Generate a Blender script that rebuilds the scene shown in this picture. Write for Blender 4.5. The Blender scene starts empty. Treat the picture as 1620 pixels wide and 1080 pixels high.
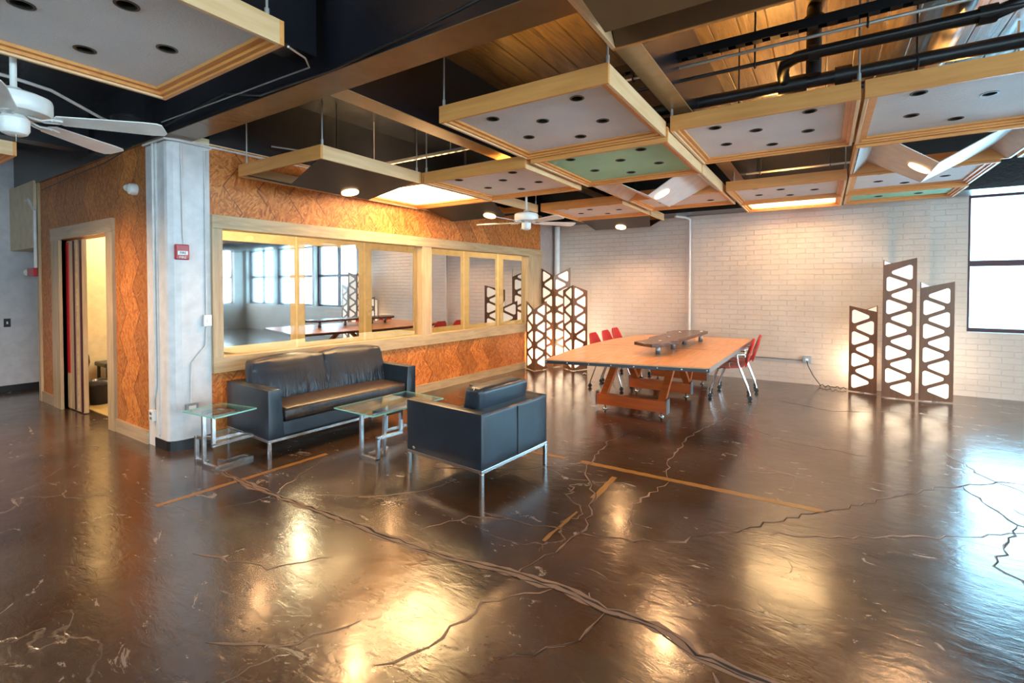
import bpy, bmesh, math, random
from mathutils import Vector, Matrix
from mathutils.geometry import tessellate_polygon
R = math.radians
PI = math.pi
sc = bpy.context.scene
C = sc.collection
random.seed(7)

# ------------------------------------------------------------ camera, sky, exposure, daylight
cam = bpy.data.cameras.new('camera')
cam.sensor_width = 36.0
cam.lens = 17.0
cam.shift_y = -0.0451
cam.clip_start = 0.05
camo = bpy.data.objects.new('camera', cam); C.objects.link(camo)
camo.location = (0, 0, 1.52)
camo.rotation_euler = (R(90 - 1.12), 0, R(32.8))
sc.camera = camo

w = bpy.data.worlds.new('sky'); sc.world = w; w.use_nodes = True
bg = w.node_tree.nodes['Background']
bg.inputs[0].default_value = (0.42, 0.74, 1.0, 1)
bg.inputs[1].default_value = 5.0
sc.view_settings.view_transform = 'Standard'
sc.view_settings.look = 'None'
sc.view_settings.gamma = 1
sc.view_settings.exposure = 1.08

def area(name, loc, rot, sx, sy, power, col):
    l = bpy.data.lights.new(name, 'AREA'); l.shape = 'RECTANGLE'; l.size = sx; l.size_y = sy
    l.energy = power; l.color = col
    o = bpy.data.objects.new(name, l); C.objects.link(o); o.location = loc; o.rotation_euler = rot
    return o
DAY = (0.82, 0.89, 1.0)
# daylight arriving at the window openings of the far wall and of the right wall
area('daylight_far_windows', (4.8, 9.42, 1.85), (R(-90), 0, 0), 6.2, 1.9, 125, (0.30, 0.66, 1.0))
area('daylight_right_windows', (8.35, 2.0, 1.85), (R(90), 0, R(90)), 13.5, 1.9, 560, DAY)
area('daylight_rear_windows', (1.5, -5.35, 1.85), (R(90), 0, 0), 9.0, 1.9, 120, (0.95, 0.93, 0.95))
WARM = (1.0, 0.55, 0.24)

# ------------------------------------------------------------ material helpers
class NT:
    def __init__(s, name):
        m = bpy.data.materials.new(name); m.use_nodes = True
        s.m = m; s.t = m.node_tree; s.n = s.t.nodes; s.b = s.n['Principled BSDF']; s.out = s.n['Material Output']
    def new(s, t, **k):
        n = s.n.new(t)
        for a, v in k.items():
            setattr(n, a, v)
        return n
    def link(s, a, b): s.t.links.new(a, b)
    def math(s, op, a, b=None, clamp=False):
        n = s.n.new('ShaderNodeMath'); n.operation = op; n.use_clamp = clamp
        for i, v in enumerate((a, b)):
            if v is None: continue
            if isinstance(v, (int, float)): n.inputs[i].default_value = v
            else: s.link(v, n.inputs[i])
        return n.outputs[0]
    def coord(s, kind='Object', scale=(1, 1, 1), rot=(0, 0, 0)):
        tc = s.n.new('ShaderNodeTexCoord'); mp = s.n.new('ShaderNodeMapping')
        mp.inputs['Scale'].default_value = scale; mp.inputs['Rotation'].default_value = rot
        s.link(tc.outputs[kind], mp.inputs[0]); return mp.outputs[0]
    def noise(s, vec, scale, detail=4, rough=0.55, dist=0.0):
        n = s.n.new('ShaderNodeTexNoise'); n.inputs['Scale'].default_value = scale
        n.inputs['Detail'].default_value = detail; n.inputs['Roughness'].default_value = rough
        n.inputs['Distortion'].default_value = dist
        s.link(vec, n.inputs['Vector']); return n.outputs['Fac']
    def ramp(s, fac, stops):
        n = s.n.new('ShaderNodeValToRGB'); e = n.color_ramp.elements
        while len(e) < len(stops): e.new(0.5)
        for i, (p, c) in enumerate(stops):
            e[i].position = p; e[i].color = (*c, 1) if len(c) == 3 else c
        s.link(fac, n.inputs[0]); return n.outputs[0]
    def mix(s, fac, a, b, mode='MIX'):
        n = s.n.new('ShaderNodeMix'); n.data_type = 'RGBA'; n.blend_type = mode
        if isinstance(fac, (int, float)): n.inputs[0].default_value = fac
        else: s.link(fac, n.inputs[0])
        for k, v in ((6, a), (7, b)):
            if isinstance(v, tuple): n.inputs[k].default_value = (*v[:3], 1)
            else: s.link(v, n.inputs[k])
        return n.outputs[2]
    def bump(s, h, strength, dist=0.01):
        n = s.n.new('ShaderNodeBump'); n.inputs['Strength'].default_value = strength
        n.inputs['Distance'].default_value = dist; s.link(h, n.inputs['Height'])
        s.link(n.outputs[0], s.b.inputs['Normal']); return n
    def set(s, col=None, rough=None, metal=None, spec=None, coat=None):
        for k, v in (('Base Color', col), ('Roughness', rough), ('Metallic', metal), ('Specular IOR Level', spec), ('Coat Weight', coat)):
            if v is None: continue
            i = s.b.inputs[k]
            if isinstance(v, tuple): i.default_value = (*v[:3], 1)
            elif isinstance(v, (int, float)): i.default_value = v
            else: s.link(v, i)
        return s.m

def plain(name, col, rough=0.5, metal=0.0, spec=0.5, bump=0, bscale=60, coat=0):
    a = NT(name); v = a.coord()
    n = a.noise(v, 9, 3)
    lo = tuple(c * 0.9 for c in col); hi = tuple(min(1, c * 1.08) for c in col)
    a.set(a.ramp(n, [(0.3, lo), (0.7, hi)]), rough, metal, spec, coat)
    if bump: a.bump(a.noise(v, bscale, 3), bump, 0.004)
    return a.m

def emit(name, col, strength):
    a = NT(name); a.set((0.8, 0.8, 0.8), 0.5)
    a.b.inputs['Emission Color'].default_value = (*col, 1); a.b.inputs['Emission Strength'].default_value = strength
    return a.m

def wood(name, dark, light, axis='X', rough=0.42, scale=1.0):
    a = NT(name)
    sc_ = {'X': (1.2, 14, 14), 'Y': (14, 1.2, 14), 'Z': (14, 14, 1.2)}[axis]
    v = a.coord('Object', tuple(q * scale for q in sc_))
    n = a.noise(v, 1.6, 6, 0.6, 0.6)
    n2 = a.noise(a.coord('Object', (1, 1, 1)), 2.2, 3)
    f = a.math('ADD', a.math('MULTIPLY', n, 0.75), a.math('MULTIPLY', n2, 0.25))
    a.set(a.ramp(f, [(0.30, dark), (0.68, light)]), rough)
    a.bump(n, 0.08, 0.002)
    return a.m

def mat_floor():
    a = NT('stained_concrete'); v = a.coord('Object')
    n1 = a.noise(v, 0.7, 8, 0.62, 0.6); n2 = a.noise(v, 3.6, 9, 0.7, 0.9); n3 = a.noise(v, 26, 6, 0.7)
    base = a.ramp(n1, [(0.34, (0.028, 0.019, 0.015)), (0.50, (0.068, 0.034, 0.017)), (0.66, (0.098, 0.070, 0.054))])
    c2 = a.mix(a.math('MULTIPLY', a.ramp(n2, [(0.44, (0, 0, 0)), (0.64, (1, 1, 1))]), 0.42), base, (0.022, 0.018, 0.018))
    # worn pale patches and tiny chips
    n4 = a.noise(a.coord('Object', (1.0, 2.2, 1), (0, 0, 0.5)), 3.1, 8, 0.72, 1.2)
    pat = a.ramp(n4, [(0.625, (0, 0, 0)), (0.65, (1, 1, 1))])
    c3 = a.mix(a.math('MULTIPLY', pat, 0.75), c2, (0.25, 0.21, 0.18))
    n5 = a.noise(a.coord('Object', (1, 3.5, 1), (0, 0, -0.7)), 9, 6, 0.75, 0.4)
    ch = a.ramp(n5, [(0.655, (0, 0, 0)), (0.68, (1, 1, 1))])
    c4 = a.mix(a.math('MULTIPLY', ch, 0.6), c3, (0.30, 0.24, 0.19))
    # hairline crazing
    vo = a.new('ShaderNodeTexVoronoi', feature='DISTANCE_TO_EDGE'); vo.inputs['Scale'].default_value = 0.95
    vm = a.new('ShaderNodeMixRGB'); vm.inputs[0].default_value = 0.32
    ns = a.new('ShaderNodeTexNoise'); ns.inputs['Scale'].default_value = 2.6; ns.inputs['Detail'].default_value = 7
    a.link(v, ns.inputs[0]); a.link(v, vm.inputs[1]); a.link(ns.outputs['Color'], vm.inputs[2]); a.link(vm.outputs[0], vo.inputs['Vector'])
    line = a.ramp(vo.outputs['Distance'], [(0.0, (1, 1, 1)), (0.0028, (0, 0, 0))])
    gate = a.ramp(a.noise(v, 0.8, 2), [(0.47, (0, 0, 0)), (0.55, (1, 1, 1))])
    lf = a.math('MULTIPLY', line, gate)
    c5 = a.mix(a.math('MULTIPLY', lf, 0.55), c4, (0.24, 0.19, 0.16))
    rg = a.ramp(n2, [(0.3, (0.12, 0.12, 0.12)), (0.72, (0.27, 0.27, 0.27))])
    rg2 = a.mix(a.math('MULTIPLY', pat, 0.5), rg, (0.5, 0.5, 0.5))
    a.set(c5, rg2, 0, 0.9, 0.28); a.b.inputs['Coat Roughness'].default_value = 0.13
    h = a.math('ADD', a.math('MULTIPLY', a.noise(v, 2.0, 3), 1.0), a.math('MULTIPLY', n3, 0.10))
    h = a.math('ADD', h, a.math('MULTIPLY', a.noise(a.coord('Object', (1, 2.5, 1), (0, 0, 0.6)), 7, 4, 0.6, 0.8), 0.35))
    h = a.math('SUBTRACT', h, a.math('MULTIPLY', lf, 0.15))
    a.bump(h, 0.26, 0.02)
    return a.m

def mat_osb(name, u_axis, warm=1.0):
    """strand board cut into zigzag edged shingles; u runs along the wall, z up"""
    a = NT(name); v = a.coord('Object')
    sx = a.n.new('ShaderNodeSeparateXYZ'); a.link(v, sx.inputs[0])
    u = sx.outputs[u_axis]; z = sx.outputs[2]
    # flakes
    fl = []
    for i, (rz, s) in enumerate(((0.6, 1.0), (-0.8, 1.25), (1.7, 0.9))):
        rot = (0, rz, 0) if u_axis == 0 else (rz, 0, 0)
        scl = (7 * s, 7 * s, 24 * s)
        vo = a.new('ShaderNodeTexVoronoi'); vo.inputs['Scale'].default_value = 2.6
        m0 = a.n.new('ShaderNodeMapping'); m0.inputs['Rotation'].default_value = rot; a.link(v, m0.inputs[0])
        m1 = a.n.new('ShaderNodeMapping'); m1.inputs['Scale'].default_value = scl; a.link(m0.outputs[0], m1.inputs[0])
        a.link(m1.outputs[0], vo.inputs['Vector']); fl.append(vo.outputs['Color'])
    sel = a.noise(v, 8, 2, 0.6)
    m1 = a.mix(a.ramp(sel, [(0.44, (0, 0, 0)), (0.50, (1, 1, 1))]), fl[0], fl[1])
    m2 = a.mix(a.ramp(a.noise(v, 7, 2), [(0.50, (0, 0, 0)), (0.56, (1, 1, 1))]), m1, fl[2])
    bw = a.new('ShaderNodeRGBToBW'); a.link(m2, bw.inputs[0])
    flake = bw.outputs[0]
    col = a.ramp(flake, [(0.12, (0.36 * warm, 0.095, 0.014)), (0.45, (0.54 * warm, 0.165, 0.028)), (0.85, (0.68 * warm, 0.27, 0.065))])
    # zigzag seams
    p, amp, wd = 0.50, 0.18, 0.33
    fz = a.math('FRACT', a.math('DIVIDE', z, p))
    zig = a.math('MULTIPLY', a.math('ABSOLUTE', a.math('SUBTRACT', fz, 0.5)), 2 * amp)
    col_id = a.math('DIVIDE', a.math('ADD', u, zig), wd)
    f = a.math('FRACT', col_id)
    seam = a.ramp(f, [(0.0, (1, 1, 1)), (0.04, (0, 0, 0)), (0.985, (0, 0, 0)), (1.0, (1, 1, 1))])
    gate = a.ramp(a.noise(a.coord('Object', (1, 1, 1)), 2.8, 2), [(0.36, (0, 0, 0)), (0.46, (1, 1, 1))])
    sm = a.math('MULTIPLY', seam, gate)
    wn = a.new('ShaderNodeTexWhiteNoise', noise_dimensions='1D'); a.link(a.math('FLOOR', col_id), wn.inputs['W'])
    tone = a.math('ADD', a.math('MULTIPLY', wn.outputs['Value'], 0.34), 0.78)
    col = a.mix(1.0, col, a.mix(0.0, tone, tone), 'MULTIPLY')
    col = a.mix(a.math('MULTIPLY', sm, 0.92), col, (0.05, 0.016, 0.005))
    a.set(col, 0.5)
    h = a.math('ADD', a.math('MULTIPLY', f, 0.7), a.math('MULTIPLY', flake, 0.12))
    a.bump(h, 0.35, 0.012)
    return a.m

def mat_brick(name, u_axis=0):
    a = NT(name)
    rot = (R(90), 0, 0) if u_axis == 0 else (R(90), 0, R(90))
    tc = a.n.new('ShaderNodeTexCoord'); sp = a.n.new('ShaderNodeSeparateXYZ'); a.link(tc.outputs['Object'], sp.inputs[0])
    cb = a.n.new('ShaderNodeCombineXYZ'); a.link(sp.outputs[u_axis], cb.inputs[0]); a.link(sp.outputs[2], cb.inputs[1])
    ns = a.new('ShaderNodeTexNoise'); ns.inputs['Scale'].default_value = 6; a.link(tc.outputs['Object'], ns.inputs[0])
    ad = a.n.new('ShaderNodeMixRGB'); ad.inputs[0].default_value = 0.012
    a.link(cb.outputs[0], ad.inputs[1]); a.link(ns.outputs['Color'], ad.inputs[2])
    br = a.new('ShaderNodeTexBrick'); br.inputs['Scale'].default_value = 1
    br.inputs['Brick Width'].default_value = 0.235; br.inputs['Row Height'].default_value = 0.080
    br.inputs['Mortar Size'].default_value = 0.005; br.inputs['Mortar Smooth'].default_value = 0.35
    br.inputs['Color1'].default_value = (1, 1, 1, 1); br.inputs['Color2'].default_value = (0.93, 0.93, 0.93, 1); br.inputs['Mortar'].default_value = (0, 0, 0, 1)
    a.link(ad.outputs[0], br.inputs['Vector'])
    v = tc.outputs['Object']
    n = a.noise(v, 1.1, 5, 0.6)
    col = a.ramp(n, [(0.3, (0.50, 0.415, 0.36)), (0.7, (0.63, 0.54, 0.48))])
    bw = a.new('ShaderNodeRGBToBW'); a.link(br.outputs['Color'], bw.inputs[0])
    col = a.mix(a.math('MULTIPLY', a.math('SUBTRACT', 1.0, bw.outputs[0], True), 0.10), col, (0.42, 0.36, 0.32))
    dots = a.ramp(a.noise(v, 19, 2), [(0.76, (0, 0, 0)), (0.79, (1, 1, 1))])
    col = a.mix(a.math('MULTIPLY', dots, 0.5), col, (0.2, 0.12, 0.09))
    a.set(col, 0.42)
    h = a.math('ADD', bw.outputs[0], a.math('MULTIPLY', a.noise(v, 30, 6, 0.65), 0.9))
    a.bump(h, 0.75, 0.010)
    return a.m

def mat_slab():
    a = NT('board_formed_ceiling'); v = a.coord('Object')
    n1 = a.noise(v, 0.8, 4); n2 = a.noise(a.coord('Object', (8, 0.6, 1)), 2.5, 8, 0.7, 1.5)
    sp = a.n.new('ShaderNodeSeparateXYZ'); a.link(v, sp.inputs[0])
    f = a.math('FRACT', a.math('DIVIDE', sp.outputs[0], 0.19))
    seam = a.ramp(f, [(0.0, (1, 1, 1)), (0.05, (0, 0, 0)), (0.97, (0, 0, 0)), (1, (1, 1, 1))])
    c = a.ramp(n2, [(0.35, (0.060, 0.038, 0.014)), (0.62, (0.17, 0.115, 0.042))])
    c = a.mix(a.math('MULTIPLY', seam, 0.6), c, (0.014, 0.010, 0.008))
    a.set(c, 0.3, 0, 0.8)
    h = a.math('SUBTRACT', n2, a.math('MULTIPLY', seam, 0.8))
    a.bump(h, 0.5, 0.01)
    return a.m

def mat_beam():
    a = NT('black_gloss_paint'); v = a.coord('Object')
    n = a.noise(v, 2, 4)
    a.set(a.ramp(n, [(0.3, (0.006, 0.007, 0.011)), (0.7, (0.014, 0.015, 0.021))]), 0.26, 0, 0.9)
    a.bump(a.noise(v, 16, 6, 0.7), 0.25, 0.01)
    return a.m

def mat_tile(name, lo, hi):
    a = NT(name); v = a.coord('Object')
    n = a.noise(v, 1.6, 3)
    a.set(a.ramp(n, [(0.3, lo), (0.7, hi)]), 0.62)
    a.bump(a.noise(a.coord('Object', (1, 1.8, 1), (0, 0, 0.6)), 34, 5, 0.7, 0.8), 0.7, 0.012)
    return a.m

def mat_leather():
    a = NT('black_leather'); v = a.coord('Object')
    n = a.noise(v, 3.2, 4)
    a.set(a.ramp(n, [(0.3, (0.006, 0.012, 0.021)), (0.7, (0.014, 0.028, 0.048))]), 0.36, 0, 0.7, 0.08)
    vo = a.new('ShaderNodeTexVoronoi'); vo.inputs['Scale'].default_value = 260; a.link(v, vo.inputs['Vector'])
    h = a.math('ADD', a.math('MULTIPLY', vo.outputs['Distance'], 0.25), a.noise(v, 22, 4))
    a.bump(h, 0.10, 0.006)
    return a.m

def mat_seat_leather():
    a = NT('worn_seat_leather'); v = a.coord('Object')
    n = a.noise(a.coord('Object', (3.2, 1, 1)), 5, 6, 0.7, 0.8)
    a.set(a.ramp(n, [(0.36, (0.014, 0.015, 0.020)), (0.66, (0.075, 0.038, 0.020))]), 0.30, 0, 0.75)
    a.bump(a.noise(a.coord('Object', (3, 1, 1)), 9, 5, 0.6, 0.5), 0.35, 0.012)
    return a.m

def mat_glass(name, tint=(1, 1, 1), refl=1.0, rough=0.0, fac=None):
    """thin pane: lets light straight through, mirrors by the Fresnel law"""
    a = NT(name); a.n.remove(a.b)
    tr = a.n.new('ShaderNodeBsdfTransparent'); tr.inputs[0].default_value = (*tint, 1)
    gl = a.n.new('ShaderNodeBsdfGlossy'); gl.inputs['Roughness'].default_value = rough
    mx = a.n.new('ShaderNodeMixShader')
    if fac is None:
        fr = a.n.new('ShaderNodeFresnel'); ge = a.n.new('ShaderNodeNewGeometry')
        a.link(a.math('ADD', a.math('MULTIPLY', ge.outputs['Backfacing'], 1/1.5-1.5), 1.5), fr.inputs[0])
        a.link(a.math('MULTIPLY', fr.outputs[0], refl, True), mx.inputs[0])
    else: mx.inputs[0].default_value = fac
    a.link(tr.outputs[0], mx.inputs[1]); a.link(gl.outputs[0], mx.inputs[2]); a.link(mx.outputs[0], a.out.inputs[0])
    return a.m

def mat_diffuser(name, col, strength, trans=0.6):
    a = NT(name); a.n.remove(a.b)
    d = a.n.new('ShaderNodeBsdfDiffuse'); d.inputs[0].default_value = (0.86, 0.84, 0.80, 1)
    t = a.n.new('ShaderNodeBsdfTranslucent'); t.inputs[0].default_value = (0.9, 0.87, 0.82, 1)
    m = a.n.new('ShaderNodeMixShader'); m.inputs[0].default_value = trans
    e = a.n.new('ShaderNodeEmission'); e.inputs[0].default_value = (*col, 1); e.inputs[1].default_value = strength
    s = a.n.new('ShaderNodeAddShader')
    a.link(d.outputs[0], m.inputs[1]); a.link(t.outputs[0], m.inputs[2]); a.link(m.outputs[0], s.inputs[0]); a.link(e.outputs[0], s.inputs[1]); a.link(s.outputs[0], a.out.inputs[0])
    return a.m

M = {}
M['floor'] = mat_floor()
M['osbD'] = mat_osb('strand_board_door_wall', 0, 1.0)
M['osbW'] = mat_osb('strand_board_window_wall', 1, 1.05)
M['brick'] = mat_brick('painted_brick')
M['slab'] = mat_slab()
M['beam'] = mat_beam()
M['flangelit'] = plain('lamplit_flange', (0.52, 0.34, 0.16), 0.3, 0.2, bump=0.3, bscale=20)  # gold lamplight on the joist undersides, put into the colour
M['flangelitdim'] = plain('lamplit_brown_flange', (0.22, 0.125, 0.055), 0.26, 0.3, bump=0.4, bscale=14)  # dimmer lamplight under the girder, painted as brown
M['tile'] = mat_tile('white_stipple_tile', (0.68, 0.68, 0.70), (0.80, 0.80, 0.82))
M['tileg'] = mat_tile('green_stipple_tile', (0.28, 0.60, 0.42), (0.38, 0.74, 0.52))
M['mapleXshade'] = wood('maple_x_shaded', (0.62, 0.235, 0.055), (0.80, 0.36, 0.10), 'X')  # shaded copy of the maple: shade put in as deeper orange
M['mapleYlit'] = wood('maple_y_lit', (0.66, 0.38, 0.17), (0.84, 0.56, 0.31), 'Y')  # lit copy of the same maple: light put in as a paler tone
M['trimY'] = wood('whitewashed_trim_y', (0.36, 0.24, 0.13), (0.58, 0.43, 0.25), 'Y')
M['trimX'] = wood('whitewashed_trim_x', (0.36, 0.24, 0.14), (0.58, 0.42, 0.27), 'X')
M['trimZ'] = wood('whitewashed_trim_z', (0.36, 0.24, 0.13), (0.58, 0.43, 0.26), 'Z')
M['white'] = plain('white_column_paint', (0.72, 0.70, 0.71), 0.4, bump=0.15, bscale=40)
M['grey'] = plain('grey_wall_paint', (0.62, 0.59, 0.62), 0.55)
M['cream'] = plain('cream_wall_paint', (0.78, 0.66, 0.42), 0.6)
M['beige'] = plain('beige_wall_paint', (0.70, 0.54, 0.36), 0.6)
M['black'] = plain('black_rubber', (0.012, 0.012, 0.014), 0.45)
M['blackmat'] = plain('black_board', (0.022, 0.021, 0.022), 0.42, spec=0.5)
M['whiteboard'] = plain('white_reflector_board', (0.66, 0.63, 0.61), 0.45)
M['carpet'] = plain('tan_carpet', (0.36, 0.25, 0.10), 0.95, bump=0.6, bscale=300)
M['leather'] = mat_leather()
M['seatleather'] = mat_seat_leather()
M['chrome'] = plain('brushed_steel', (0.72, 0.72, 0.73), 0.24, 1.0)
M['gunmetal'] = plain('grey_metal', (0.30, 0.31, 0.33), 0.4, 0.7)
M['pipeblack'] = plain('black_pipe_paint', (0.012, 0.012, 0.014), 0.4, 0, 0.6)
M['duct'] = plain('grey_pipe_paint', (0.16, 0.15, 0.16), 0.32, 0.5)
M['conduit'] = plain('galvanised_conduit', (0.50, 0.48, 0.45), 0.4, 0.6)
M['whitepipe'] = plain('white_conduit_paint', (0.70, 0.68, 0.67), 0.4)
M['red'] = plain('red_plastic', (0.62, 0.012, 0.016), 0.35)
M['redalarm'] = plain('red_alarm_plastic', (0.42, 0.01, 0.02), 0.3)
M['whiteplastic'] = plain('white_plastic', (0.80, 0.79, 0.77), 0.3)
M['fan'] = plain('white_enamel', (0.80, 0.79, 0.76), 0.3)
M['maroon'] = plain('maroon_window_frame', (0.055, 0.010, 0.016), 0.4)
M['tabletop'] = wood('table_veneer', (0.58, 0.25, 0.10), (0.74, 0.38, 0.18), 'Y', 0.26, 1.3)
M['cherry'] = wood('cherry_beam', (0.34, 0.050, 0.010), (0.52, 0.105, 0.020), 'X', 0.3)
M['walnut'] = wood('walnut_slab', (0.035, 0.018, 0.013), (0.15, 0.075, 0.052), 'Y', 0.25, 0.6)
M['screenwood'] = wood('brown_screen_veneer', (0.12, 0.045, 0.015), (0.20, 0.080, 0.028), 'Z', 0.38)
M['glass'] = mat_glass('clear_glass', (0.93, 0.97, 0.95), 1.0)
M['glasstop'] = mat_glass('table_glass', (0.86, 0.95, 0.91), 1.6)
M['glassedge'] = plain('green_glass_edge', (0.25, 0.62, 0.52), 0.1, 0, 0.8)
M['film'] = mat_glass('mirror_film', (0.30, 0.31, 0.32), 1.0, 0.012, 0.78)
M['filmblue'] = mat_glass('blue_mirror_film', (0.25, 0.32, 0.45), 1.0, 0.03, 0.74)
M['panewall'] = mat_glass('partition_glass', (0.93, 0.93, 0.88), 1.4)
M['lampdisc'] = emit('lamp_glow', (1.0, 0.56, 0.22), 3.2)
M['lightpanel'] = mat_diffuser('light_panel_acrylic', (1.0, 0.66, 0.28), 0.55, 0.75)
M['diffuser'] = mat_diffuser('screen_diffuser', (1.0, 0.90, 0.78), 0.16, 0.55)
M['yellow'] = plain('yellow_floor_paint', (0.24, 0.115, 0.025), 0.35, bump=0.2)
M['crackdark'] = plain('crack_shadow', (0.018, 0.013, 0.011), 0.8)
M['crackfill'] = plain('crack_filler', (0.19, 0.125, 0.095), 0.5, bump=0.5, bscale=40)

# ------------------------------------------------------------ mesh helpers
class MB:
    def __init__(s): s.bm = bmesh.new(); s.smooth = False
    def box(s, x0, x1, y0, y1, z0, z1, mat=None):
        vs = [s.bm.verts.new(p) for p in ((x0,y0,z0),(x1,y0,z0),(x1,y1,z0),(x0,y1,z0),(x0,y0,z1),(x1,y0,z1),(x1,y1,z1),(x0,y1,z1))]
        if mat is not None:
            for v in vs: v.co = mat @ v.co
        for f in ((0,3,2,1),(4,5,6,7),(0,1,5,4),(1,2,6,5),(2,3,7,6),(3,0,4,7)): s.bm.faces.new([vs[i] for i in f])
        s.last = vs; return s
    def bar(s, a, b, w, h, up=(0,0,1)):
        a = Vector(a); b = Vector(b); d = (b - a); L = d.length; d.normalize(); up = Vector(up)
        if abs(d.dot(up)) > 0.98: up = Vector((1,0,0))
        sd = d.cross(up).normalized(); u2 = sd.cross(d).normalized()
        m = Matrix((sd, d, u2)).transposed().to_4x4(); m.translation = a
        s.box(-w/2, w/2, 0, L, -h/2, h/2, m); return s
    def prism(s, pts, z0, z1, mat=None):
        if sum(pts[i][0]*pts[(i+1)%len(pts)][1]-pts[(i+1)%len(pts)][0]*pts[i][1] for i in range(len(pts))) < 0: pts = pts[::-1]
        lo = [s.bm.verts.new((p[0],p[1],z0)) for p in pts]; hi = [s.bm.verts.new((p[0],p[1],z1)) for p in pts]
        n = len(pts); s.bm.faces.new(lo[::-1]); s.bm.faces.new(hi)
        for i in range(n): s.bm.faces.new((lo[i], lo[(i+1)%n], hi[(i+1)%n], hi[i]))
        if mat is not None:
            for v in lo+hi: v.co = mat @ v.co
        return s
    def tube(s, pts, r, seg=10, closed=False):
        pts = [Vector(p) for p in pts]; rings = []
        n = len(pts); rr = r if isinstance(r, (list, tuple)) else [r]*n
        prev = None
        for i, p in enumerate(pts):
            d = ((pts[min(i+1,n-1)]-p).normalized() + (p-pts[max(i-1,0)]).normalized())
            if d.length < 1e-6: d = pts[min(i+1,n-1)]-pts[max(i-1,0)]
            d.normalize()
            if prev is None: prev = Vector((0,0,1)) if abs(d.z) < 0.9 else Vector((1,0,0))
            a = (prev - d*prev.dot(d)).normalized(); prev = a; b = d.cross(a)
            rings.append([s.bm.verts.new(p + (a*math.cos(2*PI*k/seg)+b*math.sin(2*PI*k/seg))*rr[i]) for k in range(seg)])
        for i in range(n-1):
            for k in range(seg): s.bm.faces.new((rings[i][k], rings[i][(k+1)%seg], rings[i+1][(k+1)%seg], rings[i+1][k]))
        s.bm.faces.new(rings[0][::-1]); s.bm.faces.new(rings[-1]); return s
    def lathe(s, prof, c=(0,0,0), seg=24, mat=None):
        rings = []; allv = []
        for r, z in prof:
            ring = [s.bm.verts.new((c[0]+r*math.cos(2*PI*k/seg), c[1]+r*math.sin(2*PI*k/seg), c[2]+z)) for k in range(seg)]
            rings.append(ring); allv += ring
        for i in range(len(rings)-1):
            for k in range(seg): s.bm.faces.new((rings[i][k], rings[i][(k+1)%seg], rings[i+1][(k+1)%seg], rings[i+1][k]))
        s.bm.faces.new(rings[0][::-1]); s.bm.faces.new(rings[-1])
        if mat is not None:
            for v in allv: v.co = mat @ v.co
        return s
    def build(s, name, mat, parent=None, smooth=False, bevel=0, seg=2, subsurf=0):
        bmesh.ops.recalc_face_normals(s.bm, faces=s.bm.faces)
        me = bpy.data.meshes.new(name); s.bm.to_mesh(me); s.bm.free()
        o = bpy.data.objects.new(name, me); C.objects.link(o)
        if mat: me.materials.append(mat)
        if smooth:
            for p in me.polygons: p.use_smooth = True
        if bevel:
            b = o.modifiers.new('b', 'BEVEL'); b.width = bevel; b.segments = seg; b.limit_method = 'ANGLE'
            if smooth: b.harden_normals = False
        if subsurf:
            b = o.modifiers.new('s', 'SUBSURF'); b.levels = subsurf; b.render_levels = subsurf
        if parent is not None:
            o.parent = parent
            if parent.type != 'EMPTY' or True:
                o.location = (0,0,0)
        return o

def autosmooth(o, ang=35):
    me = o.data
    for p in me.polygons: p.use_smooth = True
    try: me.set_sharp_from_angle(angle=R(ang))
    except Exception: pass
    return o

def tag(o, label=None, cat=None, group=None, kind=None):
    if label: o['label'] = label
    if cat: o['category'] = cat
    if group: o['group'] = group
    if kind: o['kind'] = kind
    return o
def thing(name, loc, rz, label, cat, group=None):
    o = bpy.data.objects.new(name, None); C.objects.link(o); o.location = loc; o.rotation_euler = (0,0,rz)
    o.empty_display_size = 0.1
    return tag(o, label, cat, group)
def struct(name, mb, mat, **k):
    return tag(mb.build(name, mat, **k), kind='structure')
def copy_tree(o, parent=None):
    c = o.copy(); C.objects.link(c); c.parent = parent
    for ch in [x for x in o.children]: copy_tree(ch, c)
    return c

# ------------------------------------------------------------ the room
WY = lambda y: -4.8 + 0.061 * (y - 4.956)          # x of the glazed partition at a given y
def wallbox(y0, y1, z0, z1, front=0.0, back=0.12, mb=None):
    """a slab following the slightly skewed partition"""
    mb = mb or MB()
    mb.prism([(WY(y0)+front, y0), (WY(y1)+front, y1), (WY(y1)-back, y1), (WY(y0)-back, y0)], z0, z1); return mb

fl = struct('floor', MB().prism([(-11,-5.3),(8.3,-5.3),(8.3,9.6),(-11,9.6)], -0.12, 0.0), M['floor'])
struct('floor_carpet', MB().prism([(-8.58,2.16),(-5.02,2.16),(-4.85,8.6),(-8.58,8.6)], 0.0, 0.006), M['carpet'])
struct('ceiling', MB().prism([(-2.9,-5.3),(8.3,-5.3),(8.3,9.6),(-2.9,9.6)], 3.5, 3.62), M['slab'])
struct('ceiling_left', MB().prism([(-11,-5.3),(-2.9,-5.3),(-2.9,9.6),(-11,9.6)], 3.5, 3.62), M['beam'])

# brick far wall in three steps
struct('wall_far', MB().box(-8.6,0.77,8.74,9.3,0,3.5), M['brick'])
struct('wall_far_pier', MB().box(0.77,1.24,8.84,9.3,0,3.5), M['brick'])
m = MB(); m.box(1.24,1.66,8.98,9.3,0,3.5); m.box(1.66,8.3,8.98,9.3,0,0.885); m.box(1.66,8.3,8.98,9.3,2.775,3.5)
for x in (3.75, 6.0): m.box(x,x+0.12,8.98,9.3,0.885,2.775)
m.box(7.9,8.3,8.98,9.3,0.885,2.775)
struct('wall_far_window_side', m, M['brick'])

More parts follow.
